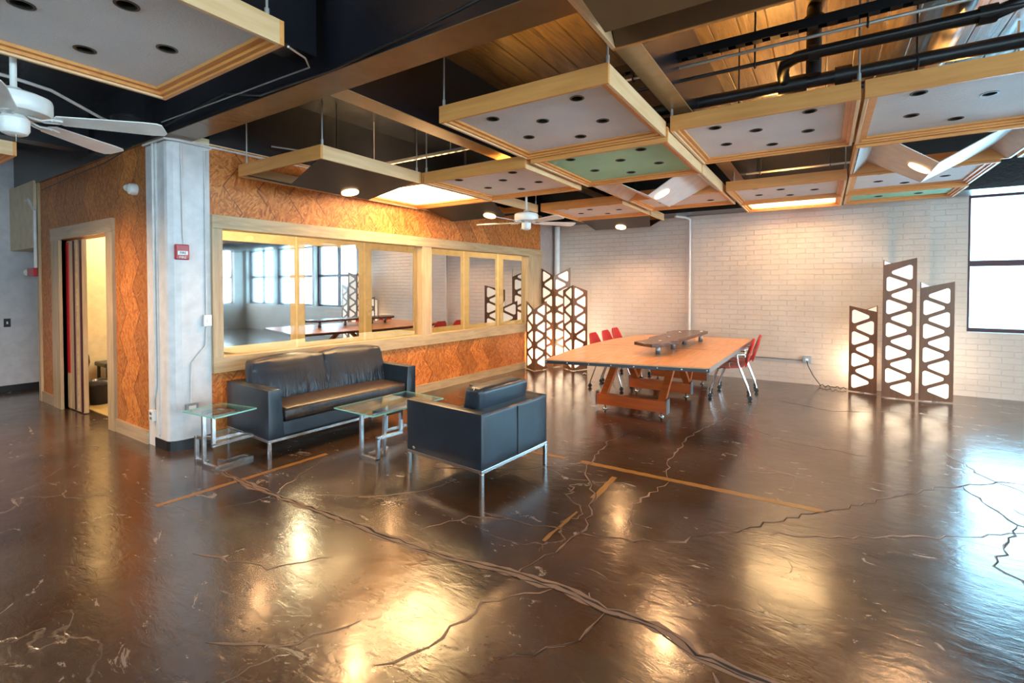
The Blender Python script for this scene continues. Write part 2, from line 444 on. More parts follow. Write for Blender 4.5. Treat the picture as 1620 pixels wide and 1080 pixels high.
def window(n, x0, x1, y, along='x'):
    f = MB(); z0, z1 = 0.885, 2.775
    def b(a0,a1,c0,c1):
        if along == 'x': f.box(a0,a1,y,y+0.07,c0,c1)
        else: f.box(y,y+0.07,a0,a1,c0,c1)
    b(x0,x0+0.05,z0,z1); b(x1-0.05,x1,z0,z1); b(x0+0.05,x1-0.05,z0,z0+0.05); b(x0+0.05,x1-0.05,z1-0.04,z1)
    b(x0+0.05,x1-0.05,1.79,1.87)
    if x1-x0 > 1.6:
        mid = (x0+x1)/2; b(mid-0.04,mid+0.04,z0+0.05,1.79); b(mid-0.04,mid+0.04,1.87,z1-0.04)
    o = struct(f'window_{n}', f, M['maroon'])
    g = MB()
    if along == 'x': g.box(x0+0.04,x1-0.04,y+0.03,y+0.036,z0+0.04,z1-0.03)
    else: g.box(y+0.03,y+0.036,x0+0.04,x1-0.04,z0+0.04,z1-0.03)
    g.build('pane', M['glass'], o)
window(1, 1.66, 3.75, 9.12); window(2, 3.87, 6.0, 9.12); window(3, 6.12, 7.9, 9.12)

# right wall and rear wall, both with window bands
def wall_band(name, mb_box, spans, lo, hi):
    m = MB(); mb_box(m, lo, hi, 0, 0.885); mb_box(m, lo, hi, 2.775, 3.5)
    e = [lo]
    for a, b in spans: e += [a, b]
    e.append(hi)
    for i in range(0, len(e), 2):
        if e[i+1] > e[i]: mb_box(m, e[i], e[i+1], 0.885, 2.775)
    struct(name, m, M['brick' if name != 'wall_right' else 'brickY'])
M['brickY'] = mat_brick('painted_brick_side', 1)
sp = [(-4.3,-2.1),(-1.8,0.4),(0.7,2.9),(3.2,5.6),(5.8,8.6)]
wall_band('wall_right', lambda m,a,b,c,d: m.box(8.0,8.3,a,b,c,d), sp, -5.3, 8.98)
for i, (a, b) in enumerate(sp): window(4+i, a, b, 8.12, 'y')
sp = [(-3.0,-1.0),(-0.6,1.4),(1.8,3.8),(4.2,6.2)]
wall_band('wall_rear', lambda m,a,b,c,d: m.box(a,b,-5.3,-5.0,c,d), sp, -11, 8.0)
for i, (a, b) in enumerate(sp): window(9+i, a, b, -5.2)

# grey wall at far left, with its black base
struct('wall_left', MB().box(-10.1,-9.85,-5.0,9.3,0,3.5), M['grey'])
struct('baseboard_left', MB().box(-9.85,-9.835,-5.0,9.0,0,0.09), M['black'])
struct('wall_passage_end', MB().box(-9.85,-8.74,7.0,7.15,0,3.5), M['grey'])
struct('trim_6', MB().box(-9.85,-8.72,1.95,2.25,2.02,2.9), M['beige'])

# door wall (strand board), opening x -7.86..-6.37, z 0..2.08
ztop = 2.87
m = MB()
m.box(-8.66,-7.86,2.0,2.14,0,ztop); m.box(-6.37,-5.44,2.0,2.14,0,ztop); m.box(-7.86,-6.37,2.0,2.14,2.08,ztop)
struct('wall_door_side', m, M['osbD'])
t = MB(); t.box(-8.74,-8.655,1.975,2.14,0,ztop); struct('trim_1', t, M['trimZ'])
t = MB(); t.box(-8.14,-7.86,1.97,2.0,0,2.08); t.box(-6.37,-6.2,1.97,2.0,0,2.08)
t.box(-7.875,-7.86,2.0,2.14,0,2.08); t.box(-6.37,-6.355,2.0,2.14,0,2.08)
struct('trim_2', t, M['trimZ'])
struct('trim_3', MB().box(-8.14,-6.2,1.965,2.0,2.08,2.225), M['trimX'])
t = MB(); t.box(-8.655,-8.14,1.98,2.0,0,0.13); t.box(-6.2,-5.44,1.98,2.0,0,0.13); struct('baseboard_door_side', t, M['trimX'])
# inner faces of the room behind
struct('wall_room_left', MB().box(-8.66,-8.6,2.14,8.74,0,ztop), M['cream'])
struct('wall_room_front', MB().box(-6.30,-5.0,2.14,2.17,0,ztop), M['cream'])
struct('wall_room_far', MB().box(-8.6,-4.75,8.62,8.74,0,ztop), M['cream'])
struct('ceiling_room', MB().prism([(-8.66,2.14),(-4.97,2.14),(-4.68,8.74),(-8.66,8.74)], ztop, ztop+0.05), M['cream'])
struct('baseboard_room', MB().box(-8.6,-8.58,2.2,8.6,0.006,0.10), M['black'])

# sliding door leaf, partly closed inside the opening
d = MB(); d.box(-7.858,-7.335,2.045,2.09,0.01,2.07)
door = struct('door_1', d, M['trimZ'], bevel=0.003)
MB().box(-7.85,-7.775,2.035,2.045,0.45,2.05).build('red_edge_seal', M['redalarm'], door)
MB().box(-7.855,-7.77,2.037,2.045,0.02,0.45).build('lower_seal', M['trimZ'], door)
MB().box(-7.60,-7.585,2.030,2.045,0.02,2.06).build('stile_bead', M['maroon'], door)
MB().box(-7.50,-7.48,2.030,2.045,0.02,2.06).build('stile_bead', M['trimX'], door)
MB().box(-7.37,-7.345,2.028,2.045,0.02,2.06).build('stile_bead', M['maroon'], door)

# white column at the corner
col = MB().prism([(-5.44,2.0),(-5.06,2.0),(-5.03,2.012),(-5.0,2.05),(-4.985,2.10),(-4.965,2.345),(-5.44,2.345)], 0, 2.87)
struct('wall_column', col, M['white'])
struct('trim_7', MB().box(-5.24,-5.20,1.985,2.0,0.13,2.86), M['whitepipe'])
struct('baseboard_column', MB().prism([(-5.30,1.993),(-5.06,1.993),(-5.022,2.008),(-4.99,2.048),(-4.978,2.10),(-4.958,2.345),(-4.99,2.345),(-5.3,2.01)], 0, 0.09), M['black'])

# glazed partition
m = MB()
wallbox(2.345, 8.15, 0, 0.675, mb=m); wallbox(2.345, 8.15, 2.20, ztop, mb=m)
struct('wall_partition', m, M['osbW'])
m = MB(); wallbox(2.345, 8.17, 2.075, 2.205, 0.035, 0.14, m); wallbox(2.345, 8.17, 0.675, 0.825, 0.035, 0.14, m)
struct('trim_8', m, M['trimY'], bevel=0.003)
m = MB(); wallbox(2.345, 2.44, 0.825, 2.075, 0.03, 0.13, m); wallbox(5.06, 5.24, 0.825, 2.075, 0.03, 0.13, m); wallbox(7.73, 8.17, 0.825, 2.075, 0.03, 0.13, m)
struct('trim_9', m, M['trimZ'], bevel=0.003)
m = MB(); wallbox(2.345, 8.15, 0, 0.115, 0.02, 0.0, m); struct('baseboard_partition', m, M['trimY'])
# brown pier and white pipe at its end
struct('wall_partition_end', MB().box(-4.95,-4.60,8.15,8.74,0,2.87), plain('taupe_paint', (0.40,0.32,0.29), 0.5))

panes = [(2.44,3.243),(3.243,4.151),(4.151,5.06),(5.24,6.024),(6.024,6.902),(6.902,7.73)]
films = [(2.45,3.17,0.915,1.97),(3.325,4.065,0.885,1.98),(4.24,4.965,0.925,1.98),(5.28,5.95,0.91,1.98),(6.13,6.83,0.90,1.98),(7.02,7.62,0.90,1.98)]
nm = ['leftmost','second from left','third from left','fourth from left','fifth from left','rightmost']
def panebox(y0, y1, z0, z1, front, back, yc):
    X = lambda y: WY(yc) + 0.021*(y-yc)
    return MB().prism([(X(y0)+front, y0), (X(y1)+front, y1), (X(y1)-back, y1), (X(y0)-back, y0)], z0, z1)
for i, ((a,b),(c,d_,e,f)) in enumerate(zip(panes, films)):
    yc = (a+b)/2
    o = struct(f'window_{20+i}', panebox(a+0.003, b-0.003, 0.827, 2.073, -0.05, 0.06, yc), M['panewall'])
    panebox(c, d_, e, f, -0.044, 0.0455, yc).build('mirror_film', M['filmblue'] if i == 0 else M['film'], o)

# ------------------------------------------------------------ overhead structure
g = MB(); g.box(-10,8.0,1.97,2.2,2.872,2.90); g.box(-10,8.0,2.06,2.10,2.90,3.47); g.box(-10,8.0,1.97,2.2,3.47,3.5)
gir = struct('ceiling_girder', g, M['beam'])
MB().box(-10,8.0,1.97,2.2,2.866,2.872).build('lit_flange_sheet', M['flangelitdim'], gir)  # thin sheet that carries the painted glow of the girder underside
rv = MB()
for x in (-2.93, -2.80):
    for k in range(7): rv.lathe([(0.0001,0),(0.012,0.002),(0.014,0.006)], seg=8, mat=Matrix.Translation((x,2.06,2.94+0.075*k)) @ Matrix.Rotation(R(90),4,'X'))
tag(rv.build('rivets', M['beam'], gir), kind='stuff')
for i, (x0, x1) in enumerate(((-2.96,-2.775),(-1.02,-0.87),(3.1,3.3),(-7.0,-6.8))):
    jo = struct('ceiling_joist_%s' % ['left','middle','right','far_left'][i], MB().box(x0,x1,2.2,8.2,2.875,3.5), M['beam'])
    MB().box(x0,x1,2.2,8.2,2.869,2.875).build('lit_flange_sheet', M['flangelit'], jo)  # thin sheet that carries the painted glow of the joist underside
for i, (x0, x1) in enumerate(((-2.96,-2.775),(-7.0,-6.8),(1.6,1.8))):
    struct('ceiling_joist_front_%s' % ['left','far_left','right'][i], MB().box(x0,x1,-5,1.97,3.0,3.5), M['beam'])
struct('ceiling_spandrel', MB().box(-4.97,8.0,8.2,8.74,2.72,3.5), M['beam'])
struct('ceiling_spandrel_window', MB().box(1.24,8.0,8.74,8.98,2.80,3.5), plain('blue_daylight_tint', (0.02,0.10,0.18), 0.35))  # blue daylight on the dark spandrel, put into its colour
struct('ceiling_beam_door_side', MB().box(-10,-5.44,2.0,2.5,2.87,3.5), M['beam'])
struct('ceiling_bulkhead_partition', MB().prism([(-5.44,2.345),(-4.96,2.345),(-4.61,8.2),(-5.44,8.2)], 2.88, 3.5), M['beam'])

# ------------------------------------------------------------ ceiling panels
TILE6 = [(-0.30,-0.34),(0.30,-0.36),(-0.05,-0.12),(-0.30,0.14),(0.28,0.10),(0.02,0.34)]
def frame_parts(root, x0, x1, y0, y1, zb, h=0.115):
    t = 0.022
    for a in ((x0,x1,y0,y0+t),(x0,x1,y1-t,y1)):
        MB().box(*a, zb, zb+h).build('fascia_board', M['mapleXshade'], root, bevel=0.002)
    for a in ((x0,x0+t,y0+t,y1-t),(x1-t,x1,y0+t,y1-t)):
        MB().box(*a, zb, zb+h).build('fascia_board', M['mapleYlit'], root, bevel=0.002)
    # stepped moulding inside
    lip = MB()
    for k, (o_, w_, z0, z1) in enumerate(((t,0.022,0.012,0.03),(t+0.022,0.03,0.028,0.045))):
        lip.box(x0+o_,x1-o_,y0+o_,y0+o_+w_,zb+z0,zb+z1); lip.box(x0+o_,x1-o_,y1-o_-w_,y1-o_,zb+z0,zb+z1)
        lip.box(x0+o_,x0+o_+w_,y0+o_+w_,y1-o_-w_,zb+z0,zb+z1); lip.box(x1-o_-w_,x1-o_,y0+o_+w_,y1-o_-w_,zb+z0,zb+z1)
    lip.build('inner_moulding', M['mapleXshade'], root)
def hangers(root, pts, z0, z1=3.49):
    for x, y in pts:
        h = MB().tube([(x,y,z0),(x,y,z1)], 0.006, 8)
        h.lathe([(0.011,0),(0.011,0.05)], (x,y,z0), 8)
        h.build('hanger_rod', M['conduit'], root)
def offset_children(root):
    """the parts were built in room coordinates: move them to the thing's own base point"""
    for ch in root.children: ch.location = Vector(ch.location) - Vector(root.location)
def plate_with_holes(outer, holes, z0, z1):
    m = MB(); loops = [outer] + holes
    tris = tessellate_polygon([[Vector((p[0],p[1],0)) for p in l] for l in loops])
    flat = [p for l in loops for p in l]
    lo = [m.bm.verts.new((p[0],p[1],z0)) for p in flat]; hi = [m.bm.verts.new((p[0],p[1],z1)) for p in flat]
    for t in tris:
        try: m.bm.faces.new([lo[i] for i in t][::-1]); m.bm.faces.new([hi[i] for i in t])
        except ValueError: pass
    k = 0
    for l in loops:
        n = len(l)
        for i in range(n):
            a, b = k+i, k+(i+1)%n
            m.bm.faces.new((lo[a], lo[b], hi[b], hi[a]))
        k += n
    return m
def tile_panel(label, x0, x1, y0, y1, zb, mat='tile', rods=(), holes=TILE6, flip=False):
    root = thing('ceiling_panel', ((x0+x1)/2,(y0+y1)/2,zb), 0, label, 'ceiling panel', 'framed acoustic panels with round holes')
    frame_parts(root, x0, x1, y0, y1, zb)
    i = 0.072; cx, cy = (x0+x1)/2, (y0+y1)/2; sx, sy = (x1-x0-2*i), (y1-y0-2*i)
    hs = []; cups = []
    for hx, hy in holes:
        if flip: hx = -hx
        px, py = cx+hx*sx, cy+hy*sy
        hs.append([(px+0.037*math.cos(2*PI*k/20), py+0.037*math.sin(2*PI*k/20)) for k in range(20)]); cups.append((px,py))
    pm = plate_with_holes([(x0+i,y0+i),(x1-i,y0+i),(x1-i,y1-i),(x0+i,y1-i)], hs, zb+0.044, zb+0.056)
    pm.build('acoustic_tile', M[mat], root)
    for px, py in cups:
        c = MB(); seg = 20
        r = [[c.bm.verts.new((px+q*math.cos(2*PI*k/seg),py+q*math.sin(2*PI*k/seg),zb+z)) for k in range(seg)] for q,z in ((0.046,0.044),(0.046,0.041),(0.036,0.041),(0.034,0.105))]
        for a in range(3):
            for k in range(seg): c.bm.faces.new((r[a][k],r[a][(k+1)%seg],r[a+1][(k+1)%seg],r[a+1][k]))
        c.bm.faces.new(r[3])
        c.build('hole_ring', M['blackring'], root)
    hangers(root, rods, zb+0.115)
    offset_children(root); return root
M['blackring'] = plain('dark_bronze_ring', (0.035,0.030,0.022), 0.4, 0.3)
M['tanboard'] = plain('tan_reflector_board', (0.17,0.080,0.032), 0.45)
M['lampring'] = plain('lamp_trim_ring', (0.5,0.4,0.3), 0.4)

tile_panel('white framed ceiling panel in the top left corner above the near fan', -3.39,-2.15,0.12,1.355,2.65, rods=((-2.2,1.30),))
tile_panel('white framed ceiling panel with its near corner hung lowest beside the dark girder, largest in the middle', -2.26,-1.02,2.57,3.745,2.65, rods=((-2.24,2.60),(-1.035,2.60)))
tile_panel('green tinted ceiling panel directly behind the large middle white panel', -2.22,-1.01,3.75,4.99,2.615, 'tileg', flip=True)
tile_panel('white ceiling panel left of the middle green panel, above the far ceiling fan', -3.50,-2.27,3.74,4.95,2.58, rods=((-3.48,3.76),), flip=True)
tile_panel('white ceiling panel under the black pipes, left of the one at the right photo edge', -1.0,0.185,3.78,5.0,2.70, rods=((-0.99,3.79),(0.175,3.79)))
tile_panel('white ceiling panel cut by the right edge of the photo under the black pipes', 0.205,1.44,3.78,5.0,2.70, rods=((1.42,3.8),), flip=True)
tile_panel('small white ceiling panel nearest the far brick wall above the conference table', -0.985,0.195,6.2,7.36,2.635, rods=((-0.9,6.22),(0.18,6.22)))
tile_panel('white ceiling panel behind the right folded white reflector', 0.215,1.36,6.2,7.36,2.66, flip=True)
tile_panel('green tinted ceiling panel nearest the far window', 0.215,1.36,7.37,8.15,2.64, 'tileg', holes=[(-0.32,-0.2),(0,-0.25),(0.32,-0.2),(-0.2,0.2),(0.2,0.2)])
tile_panel('small white ceiling panel right behind the far ceiling fan', -3.47,-2.24,6.15,7.38,2.60, rods=((-2.26,6.2),))
tile_panel('white ceiling panel behind the middle folded white reflector', -2.17,-1.02,6.15,7.2,2.63, holes=TILE6[:4]+[(0.3,0.3)])
tile_panel('small white framed ceiling panel just entering the left edge of the photo', -6.9,-5.66,-0.05,1.17,2.6)

def added_warm_spot(x, y, z, power):
    # unseen warm spot added to brighten the strand board on the door wall
    l = bpy.data.lights.new('added_warm_spot','SPOT'); l.energy = power; l.color = (1.0,0.66,0.36); l.spot_size = R(165); l.spot_blend = 0.9; l.shadow_soft_size = 0.03
    o = bpy.data.objects.new('added_warm_spot', l); C.objects.link(o); o.location = (x,y,z)
added_warm_spot(-6.1,0.5,2.58,170)
added_warm_spot(-4.2,-1.2,2.7,55)
def light_panel(label, x0, x1, y0, y1, zb, power):
    root = thing('light_panel', ((x0+x1)/2,(y0+y1)/2,zb), 0, label, 'ceiling light', None)
    frame_parts(root, x0, x1, y0, y1, zb)
    i = 0.07
    MB().box(x0+i,x1-i,y0+i,y1-i,zb+0.046,zb+0.052).build('glowing_diffuser', M['lightpanel'], root)
    offset_children(root)
    area('lamp_behind_diffuser', ((x0+x1)/2,(y0+y1)/2,zb+0.10), (0,0,0), 0.9, 0.9, power*2.6, (1.0,0.70,0.36))
    return root
light_panel('glowing yellow square light panel above the sofa between the black reflectors', -4.76,-3.52,3.74,4.95,2.58, 26)
light_panel('thin glowing light panel in front of the far brick wall', -0.985,0.195,7.38,8.15,2.635, 20)

def folded(label, x0, x1, y0, y1, zb, axis, mat, ridge=0.5, drop=0.13, rise=0.10, edge=0.10, lamp=(0,0), rods=(), power=9):
    """square frame holding boards folded into valleys and hills with one recessed lamp near the valley"""
    root = thing('reflector_panel', ((x0+x1)/2,(y0+y1)/2,zb), 0, label, 'ceiling reflector', 'framed folded reflectors with a warm lamp')
    frame_parts_open(root, x0, x1, y0, y1, zb)
    t = 0.03
    a0, a1 = (x0+t, x1-t) if axis == 'y' else (y0+t, y1-t)      # across the folds
    b0, b1 = (y0+t, y1-t) if axis == 'y' else (x0+t, x1-t)      # along the folds
    A = [a0, a0+edge*(a1-a0), a0+ridge*(a1-a0), a1-edge*(a1-a0), a1]
    Z_ = [zb+0.0, zb+rise, zb-drop, zb+rise, zb+0.0]
    names = ['outer_flap','reflector_board','reflector_board','outer_flap']
    for k in range(4):
        if A[k+1]-A[k] < 0.02: continue
        p, q = (A[k],Z_[k]), (A[k+1],Z_[k+1])
        inset = 0.0 if k in (0,3) else 0.10
        m = MB(); th = 0.008
        pts = []
        # valley edge a little shorter than the hill edge, as cut on the boards
        for (aa,zz), sh in ((p, 0.11 if k == 2 else 0.0), (q, 0.11 if k == 1 else 0.0)):
            pts.append((aa,zz,b0+sh)); pts.append((aa,zz,b1-sh))
        P = [pts[0],pts[1],pts[3],pts[2]]
        lo = []; hi = []
        for aa,zz,bb in P:
            v = (aa,bb,zz) if axis == 'y' else (bb,aa,zz)
            lo.append(m.bm.verts.new(v)); hi.append(m.bm.verts.new((v[0],v[1],v[2]+th)))
        m.bm.faces.new(lo); m.bm.faces.new(hi[::-1])
        for i in range(4): m.bm.faces.new((lo[i],lo[(i+1)%4],hi[(i+1)%4],hi[i]))
        m.build(names[k], M[mat], root)
    # lamp on board side s near the valley
    side, off, along = lamp
    k = 2 if side > 0 else 1
    other = 3 if side > 0 else 1
    va, vz = A[2], Z_[2]; ha, hz = A[other], Z_[other]
    L = math.hypot(ha-va, hz-vz); ua, uz = (ha-va)/L, (hz-vz)/L
    ca, cz = va+ua*off, vz+uz*off
    cb = b0+(b1-b0)*along
    if axis == 'y': c = Vector((ca,cb,cz)); U = Vector((ua,0,uz)); V = Vector((0,1,0))
    else: c = Vector((cb,ca,cz)); U = Vector((0,ua,uz)); V = Vector((1,0,0))
    N = U.cross(V); 
    if N.z > 0: N = -N
    m = MB(); seg = 24; c2 = c + N*0.012
    ring = [m.bm.verts.new(c2+(U*math.cos(2*PI*i/seg)+V*math.sin(2*PI*i/seg))*0.085) for i in range(seg)]
    ring2 = [m.bm.verts.new(v.co - N*0.03) for v in ring]
    m.bm.faces.new(ring); m.bm.faces.new(ring2[::-1])
    for i in range(seg): m.bm.faces.new((ring[i],ring[(i+1)%seg],ring2[(i+1)%seg],ring2[i]))
    m.build('lamp_lens', M['lampdisc'], root)
    hangers(root, rods, zb+0.115)
    offset_children(root)
    l = bpy.data.lights.new('reflector_lamp','SPOT'); l.energy = power*5.2; l.color = WARM; l.spot_size = R(150); l.spot_blend = 0.8; l.shadow_soft_size = 0.07
    o = bpy.data.objects.new('reflector_lamp', l); C.objects.link(o); o.location = c + N*0.09
    return root
def frame_parts_open(root, x0, x1, y0, y1, zb, h=0.115):
    t = 0.022
    for a in ((x0,x1,y0,y0+t),(x0,x1,y1-t,y1)): MB().box(*a, zb, zb+h).build('fascia_board', M['mapleXshade'], root, bevel=0.002)
    for a in ((x0,x0+t,y0+t,y1-t),(x1-t,x1,y0+t,y1-t)): MB().box(*a, zb, zb+h).build('fascia_board', M['mapleYlit'], root, bevel=0.002)

folded('black folded reflector with warm lamp nearest the white column', -4.80,-3.52,2.53,3.72,2.58, 'y','blackmat', 0.50,0.13,0.02,0.0, (1,0.10,0.62), rods=((-4.7,2.56),(-3.54,2.56),(-3.56,3.70)))
folded('black folded reflector with warm lamp behind the glowing yellow panel', -4.72,-3.50,4.97,6.13,2.58, 'x','blackmat', 0.45,0.12,0.02,0.0, (-1,0.08,0.72), rods=((-3.52,6.1),))
folded('black folded reflector with warm lamp hung farthest left before the brick wall', -3.47,-2.24,7.40,8.15,2.60, 'x','blackmat', 0.60,0.12,0.02,0.0, (-1,0.07,0.50))
folded('white folded reflector with warm lamp behind the middle green panel', -2.17,-1.01,5.0,6.14,2.62, 'y','whiteboard', 0.50,0.14,0.09,0.10, (1,0.10,0.30), rods=((-2.1,5.05),))
folded('white folded reflector with warm lamp lit bright by the window at right', 0.215,1.42,5.02,6.18,2.68, 'y','whiteboard', 0.46,0.17,0.11,0.10, (-1,0.09,0.45), rods=((1.2,5.1),))
folded('tan folded reflector at the right edge beside the window light', 1.46,2.6,5.02,6.18,2.68, 'y','whiteboard', 0.5,0.15,0.11,0.10, (1,0.10,0.5))
folded('dark folded reflector at the very top edge above the middle', -0.95,0.25,1.28,2.46,2.76, 'x','tanboard', 0.62,0.14,0.10,0.08, (-1,0.25,0.3), rods=((-0.93,2.45),))

# uplights added on top of the panels to give the slab its gold glow
def added_uplight(x, y, z, label, power):
    r = thing('added_uplight', (x,y,z), 0, label, 'lamp', 'added lamps resting on the panels')
    MB().lathe([(0.05,0),(0.055,0.02),(0.06,0.09),(0.055,0.09)], seg=20).build('lamp_can', M['pipeblack'], r, smooth=True)
    MB().lathe([(0.001,0.085),(0.05,0.086),(0.05,0.088)], seg=20).build('lamp_lens', M['lampdisc'], r)
    l = bpy.data.lights.new('added_uplight_lamp','SPOT'); l.energy = power; l.color = (1.0,0.50,0.12); l.spot_size = R(165); l.spot_blend = 0.9; l.shadow_soft_size = 0.05
    o = bpy.data.objects.new('added_uplight_lamp', l); C.objects.link(o); o.location = (x,y,z+0.12); o.rotation_euler = (PI,0,0)
added_uplight(-0.35,4.35,2.757,'small black added lamp resting on the white panel under the pipes', 50)
added_uplight(-1.65,3.1,2.707,'small black added lamp resting on the large middle white panel', 22)
added_uplight(-2.85,4.3,2.637,'small black added lamp resting on the white panel by the far fan', 6)
added_uplight(0.75,4.4,2.757,'small black added lamp resting on the rightmost white panel', 40)
added_uplight(-0.4,6.8,2.692,'small black added lamp resting on the panel nearest the brick wall', 22)
added_uplight(-2.75,0.75,2.707,'small black added lamp resting on the top left white panel', 22)

# ------------------------------------------------------------ pipes and conduit overhead
def pipe(name, label, cat, pts, r, mat, seg=14):
    return tag(autosmooth(MB().tube(pts, r, seg).build(name, M[mat])), label, cat)
def rigid(name, label, cat, pts, r, mat, hang=(), seg=14, fittings=()):
    root = thing(name, pts[0], 0, label, cat)
    o = autosmooth(MB().tube(pts, r, seg).build('pipe_run', M[mat], root)); 
    for q in fittings:
        f = autosmooth(MB().tube(q, r*1.35, seg).build('coupling', M[mat], root))
    for (x,y,z) in hang:
        h = MB().tube([(x,y,z),(x,y,3.5)], 0.006, 6); h.tube([(x,y-r-0.01,z),(x,y-r-0.01,z-r),(x,y,z-r-0.012),(x,y+r+0.01,z-r),(x,y+r+0.01,z)], 0.006, 6)
        h.build('pipe_hanger', M['pipeblack'], root)
    offset_children(root); return root
mainpipe = rigid('steel_pipe','thick black sprinkler main running just above the maple fascia boards','pipe',[(-1.6,4.14,3.0),(2.6,4.14,3.0)],0.045,'pipeblack',[(-0.9,4.14,3.0),(0.5,4.14,3.0),(1.9,4.14,3.0)],fittings=([(-0.30,4.14,3.0),(-0.12,4.14,3.0)],[(0.05,4.14,3.0),(0.15,4.14,3.0)]))
rigid('steel_pipe','thinner black pipe lying beside the sprinkler main, behind it','pipe',[(-1.6,4.36,2.98),(2.6,4.36,2.98)],0.025,'pipeblack',[(-0.6,4.36,2.98),(1.1,4.36,2.98)])
for q in ([(-0.26,4.10,3.02),(-0.26,3.95,3.03),(-0.24,3.84,3.04),(-0.17,3.78,3.05),(-0.08,3.77,3.05),(0.80,3.77,3.05),(0.9,3.77,3.08),(0.95,3.77,3.18),(0.96,3.77,3.49)],):
    o = autosmooth(MB().tube(q, 0.038, 14).build('branch_pipe', M['pipeblack'], mainpipe)); o.location = -Vector(mainpipe.location)
for q in ([(-0.10,3.77,3.05),(-0.04,3.77,3.05)],[(0.72,3.77,3.05),(0.80,3.77,3.05)]):
    o = autosmooth(MB().tube(q, 0.051, 14).build('coupling', M['pipeblack'], mainpipe)); o.location = -Vector(mainpipe.location)
rigid('steel_pipe','thick black vertical drop pipe reaching up to the ceiling slab','pipe',[(-0.075,4.02,3.0),(-0.075,4.02,3.42),(-0.075,4.06,3.48),(-0.075,4.14,3.495)],0.047,'pipeblack',fittings=([(-0.075,4.02,3.36),(-0.075,4.02,3.40)],))
rigid('round_duct','grey round duct crossing above the black pipes toward the camera','duct',[(0.69,2.35,2.96+0.28),(0.69,8.1,2.96+0.28)],0.075,'duct',[(0.69,3.2,3.24),(0.69,6.0,3.24)],seg=24)
rigid('conduit','thin bright metal conduit above the black pipes','conduit',[(-1.5,3.52,3.05),(2.6,3.52,3.05)],0.011,'conduit',[(-1.2,3.52,3.05),(0.2,3.52,3.05)],seg=8)
rigid('conduit','thin black conduit just below the bright metal conduit','conduit',[(-1.5,3.60,2.99),(2.6,3.60,2.99)],0.013,'pipeblack',[(-0.4,3.6,2.99)],seg=8)
def strut(name, label, p0, p1, w=0.05, mat='pipeblack', hang=()):
    root = thing(name, p0, 0, label, 'strut channel')
    a = Vector(p0); b = Vector(p1)
    m = MB(); d = (b-a).normalized(); sd = d.cross(Vector((0,0,1))).normalized()
    m.bar(a+Vector((0,0,w/2)), b+Vector((0,0,w/2)), w, 0.004)
    m.bar(a+sd*w/2, b+sd*w/2, 0.004, w); m.bar(a-sd*w/2, b-sd*w/2, 0.004, w)
    n = int((b-a).length/0.10)
    for i in range(n):
        m.bar(a+d*(0.1*i)+Vector((0,0,-w/2)), a+d*(0.1*i+0.055)+Vector((0,0,-w/2)), w, 0.004)
    m.build('channel', M[mat], root)
    for (x,y) in hang: MB().tube([(x,y,p0[2]),(x,y,3.5)],0.006,6).build('hanger_rod', M['conduit'], root)
    offset_children(root); return root
strut('strut_channel','black slotted strut channel above the pipes near the top edge',(-1.5,3.48,3.11),(2.4,3.48,3.11),0.055,hang=((-0.9,3.48),(0.2,3.48)))
strut('strut_channel','brass lit slotted strut channel between the left beam and the black reflector',(-5.0,4.05,2.97),(-3.0,4.05,2.97),0.03,'conduit',hang=((-4.6,4.05),(-3.4,4.05)))
rigid('conduit','brass lit thick conduit running left behind the first framed reflector','conduit',[(-4.7,5.0,2.90),(-3.0,4.9,2.90)],0.028,'conduit',[(-3.9,4.95,2.93)],seg=10)
rigid('conduit','thin conduit beside the slotted channel above the glowing yellow panel','conduit',[(-4.7,4.45,2.90),(-3.0,4.4,2.90)],0.010,'conduit',[(-3.5,4.42,2.90)],seg=8)
rigid('conduit','pale conduit with drops in the dark gap before the brick wall panels','conduit',[(-1.1,7.0,2.98),(0.9,7.0,2.98)],0.012,'whitepipe',[(-0.7,7.0,2.98),(0.05,7.0,2.98)],seg=8)
rigid('conduit','short conduit above the black reflector left of the long hanger','conduit',[(-4.85,2.9,2.97),(-4.45,3.8,2.97)],0.008,'conduit',[(-4.58,3.5,2.97)],seg=8)
tag(autosmooth(MB().tube([(-4.9,1.95,2.93),(-3.9,1.955,3.0),(-3.4,1.95,2.88),(-2.6,1.95,2.865),(-1.9,1.95,2.9),(-1.2,1.955,2.96),(-0.2,1.955,3.1)],0.008,8).build('cable', M['pipeblack'])), 'thin dark cable running along the lower edge of the girder', 'cable')
tag(autosmooth(MB().tube([(-2.16,1.38,2.66),(-2.35,1.6,2.74),(-2.75,1.90,2.90),(-3.1,1.925,2.925),(-4.9,1.925,2.955)],0.005,8).build('cable', M['conduit'])), 'grey cable looping from the top left panel corner to the girder', 'cable')
# coil of black cable above the column
cc = [(-5.05+0.16*math.cos(a*0.35), 1.75+0.13*math.sin(a*0.35), 2.90+0.0006*a) for a in range(90)]
tag(autosmooth(MB().tube(cc,0.006,6).build('cable_coil', M['pipeblack'])), 'coil of black cable tucked above the white column', 'cable')
tag(autosmooth(MB().tube([(-8.3,1.93,2.72),(-7.2,1.93,2.76),(-6.2,1.93,2.78),(-5.5,1.93,2.85)],0.006,6).build('cable', M['pipeblack'])), 'drooping black cable on the door wall above the strand board', 'cable')
pc = [(-5.44,1.975,2.845),(-4.94,2.02,2.845),(-4.93,2.4,2.845),(-4.90,3.4,2.84)]
rigid('conduit','pair of pale conduits turning across the top of the white column','conduit',[(-5.4,1.965,2.84),(-4.97,1.97,2.84),(-4.94,2.05,2.84),(-4.92,2.5,2.84),(-4.87,3.4,2.84)],0.010,'whitepipe',seg=8)
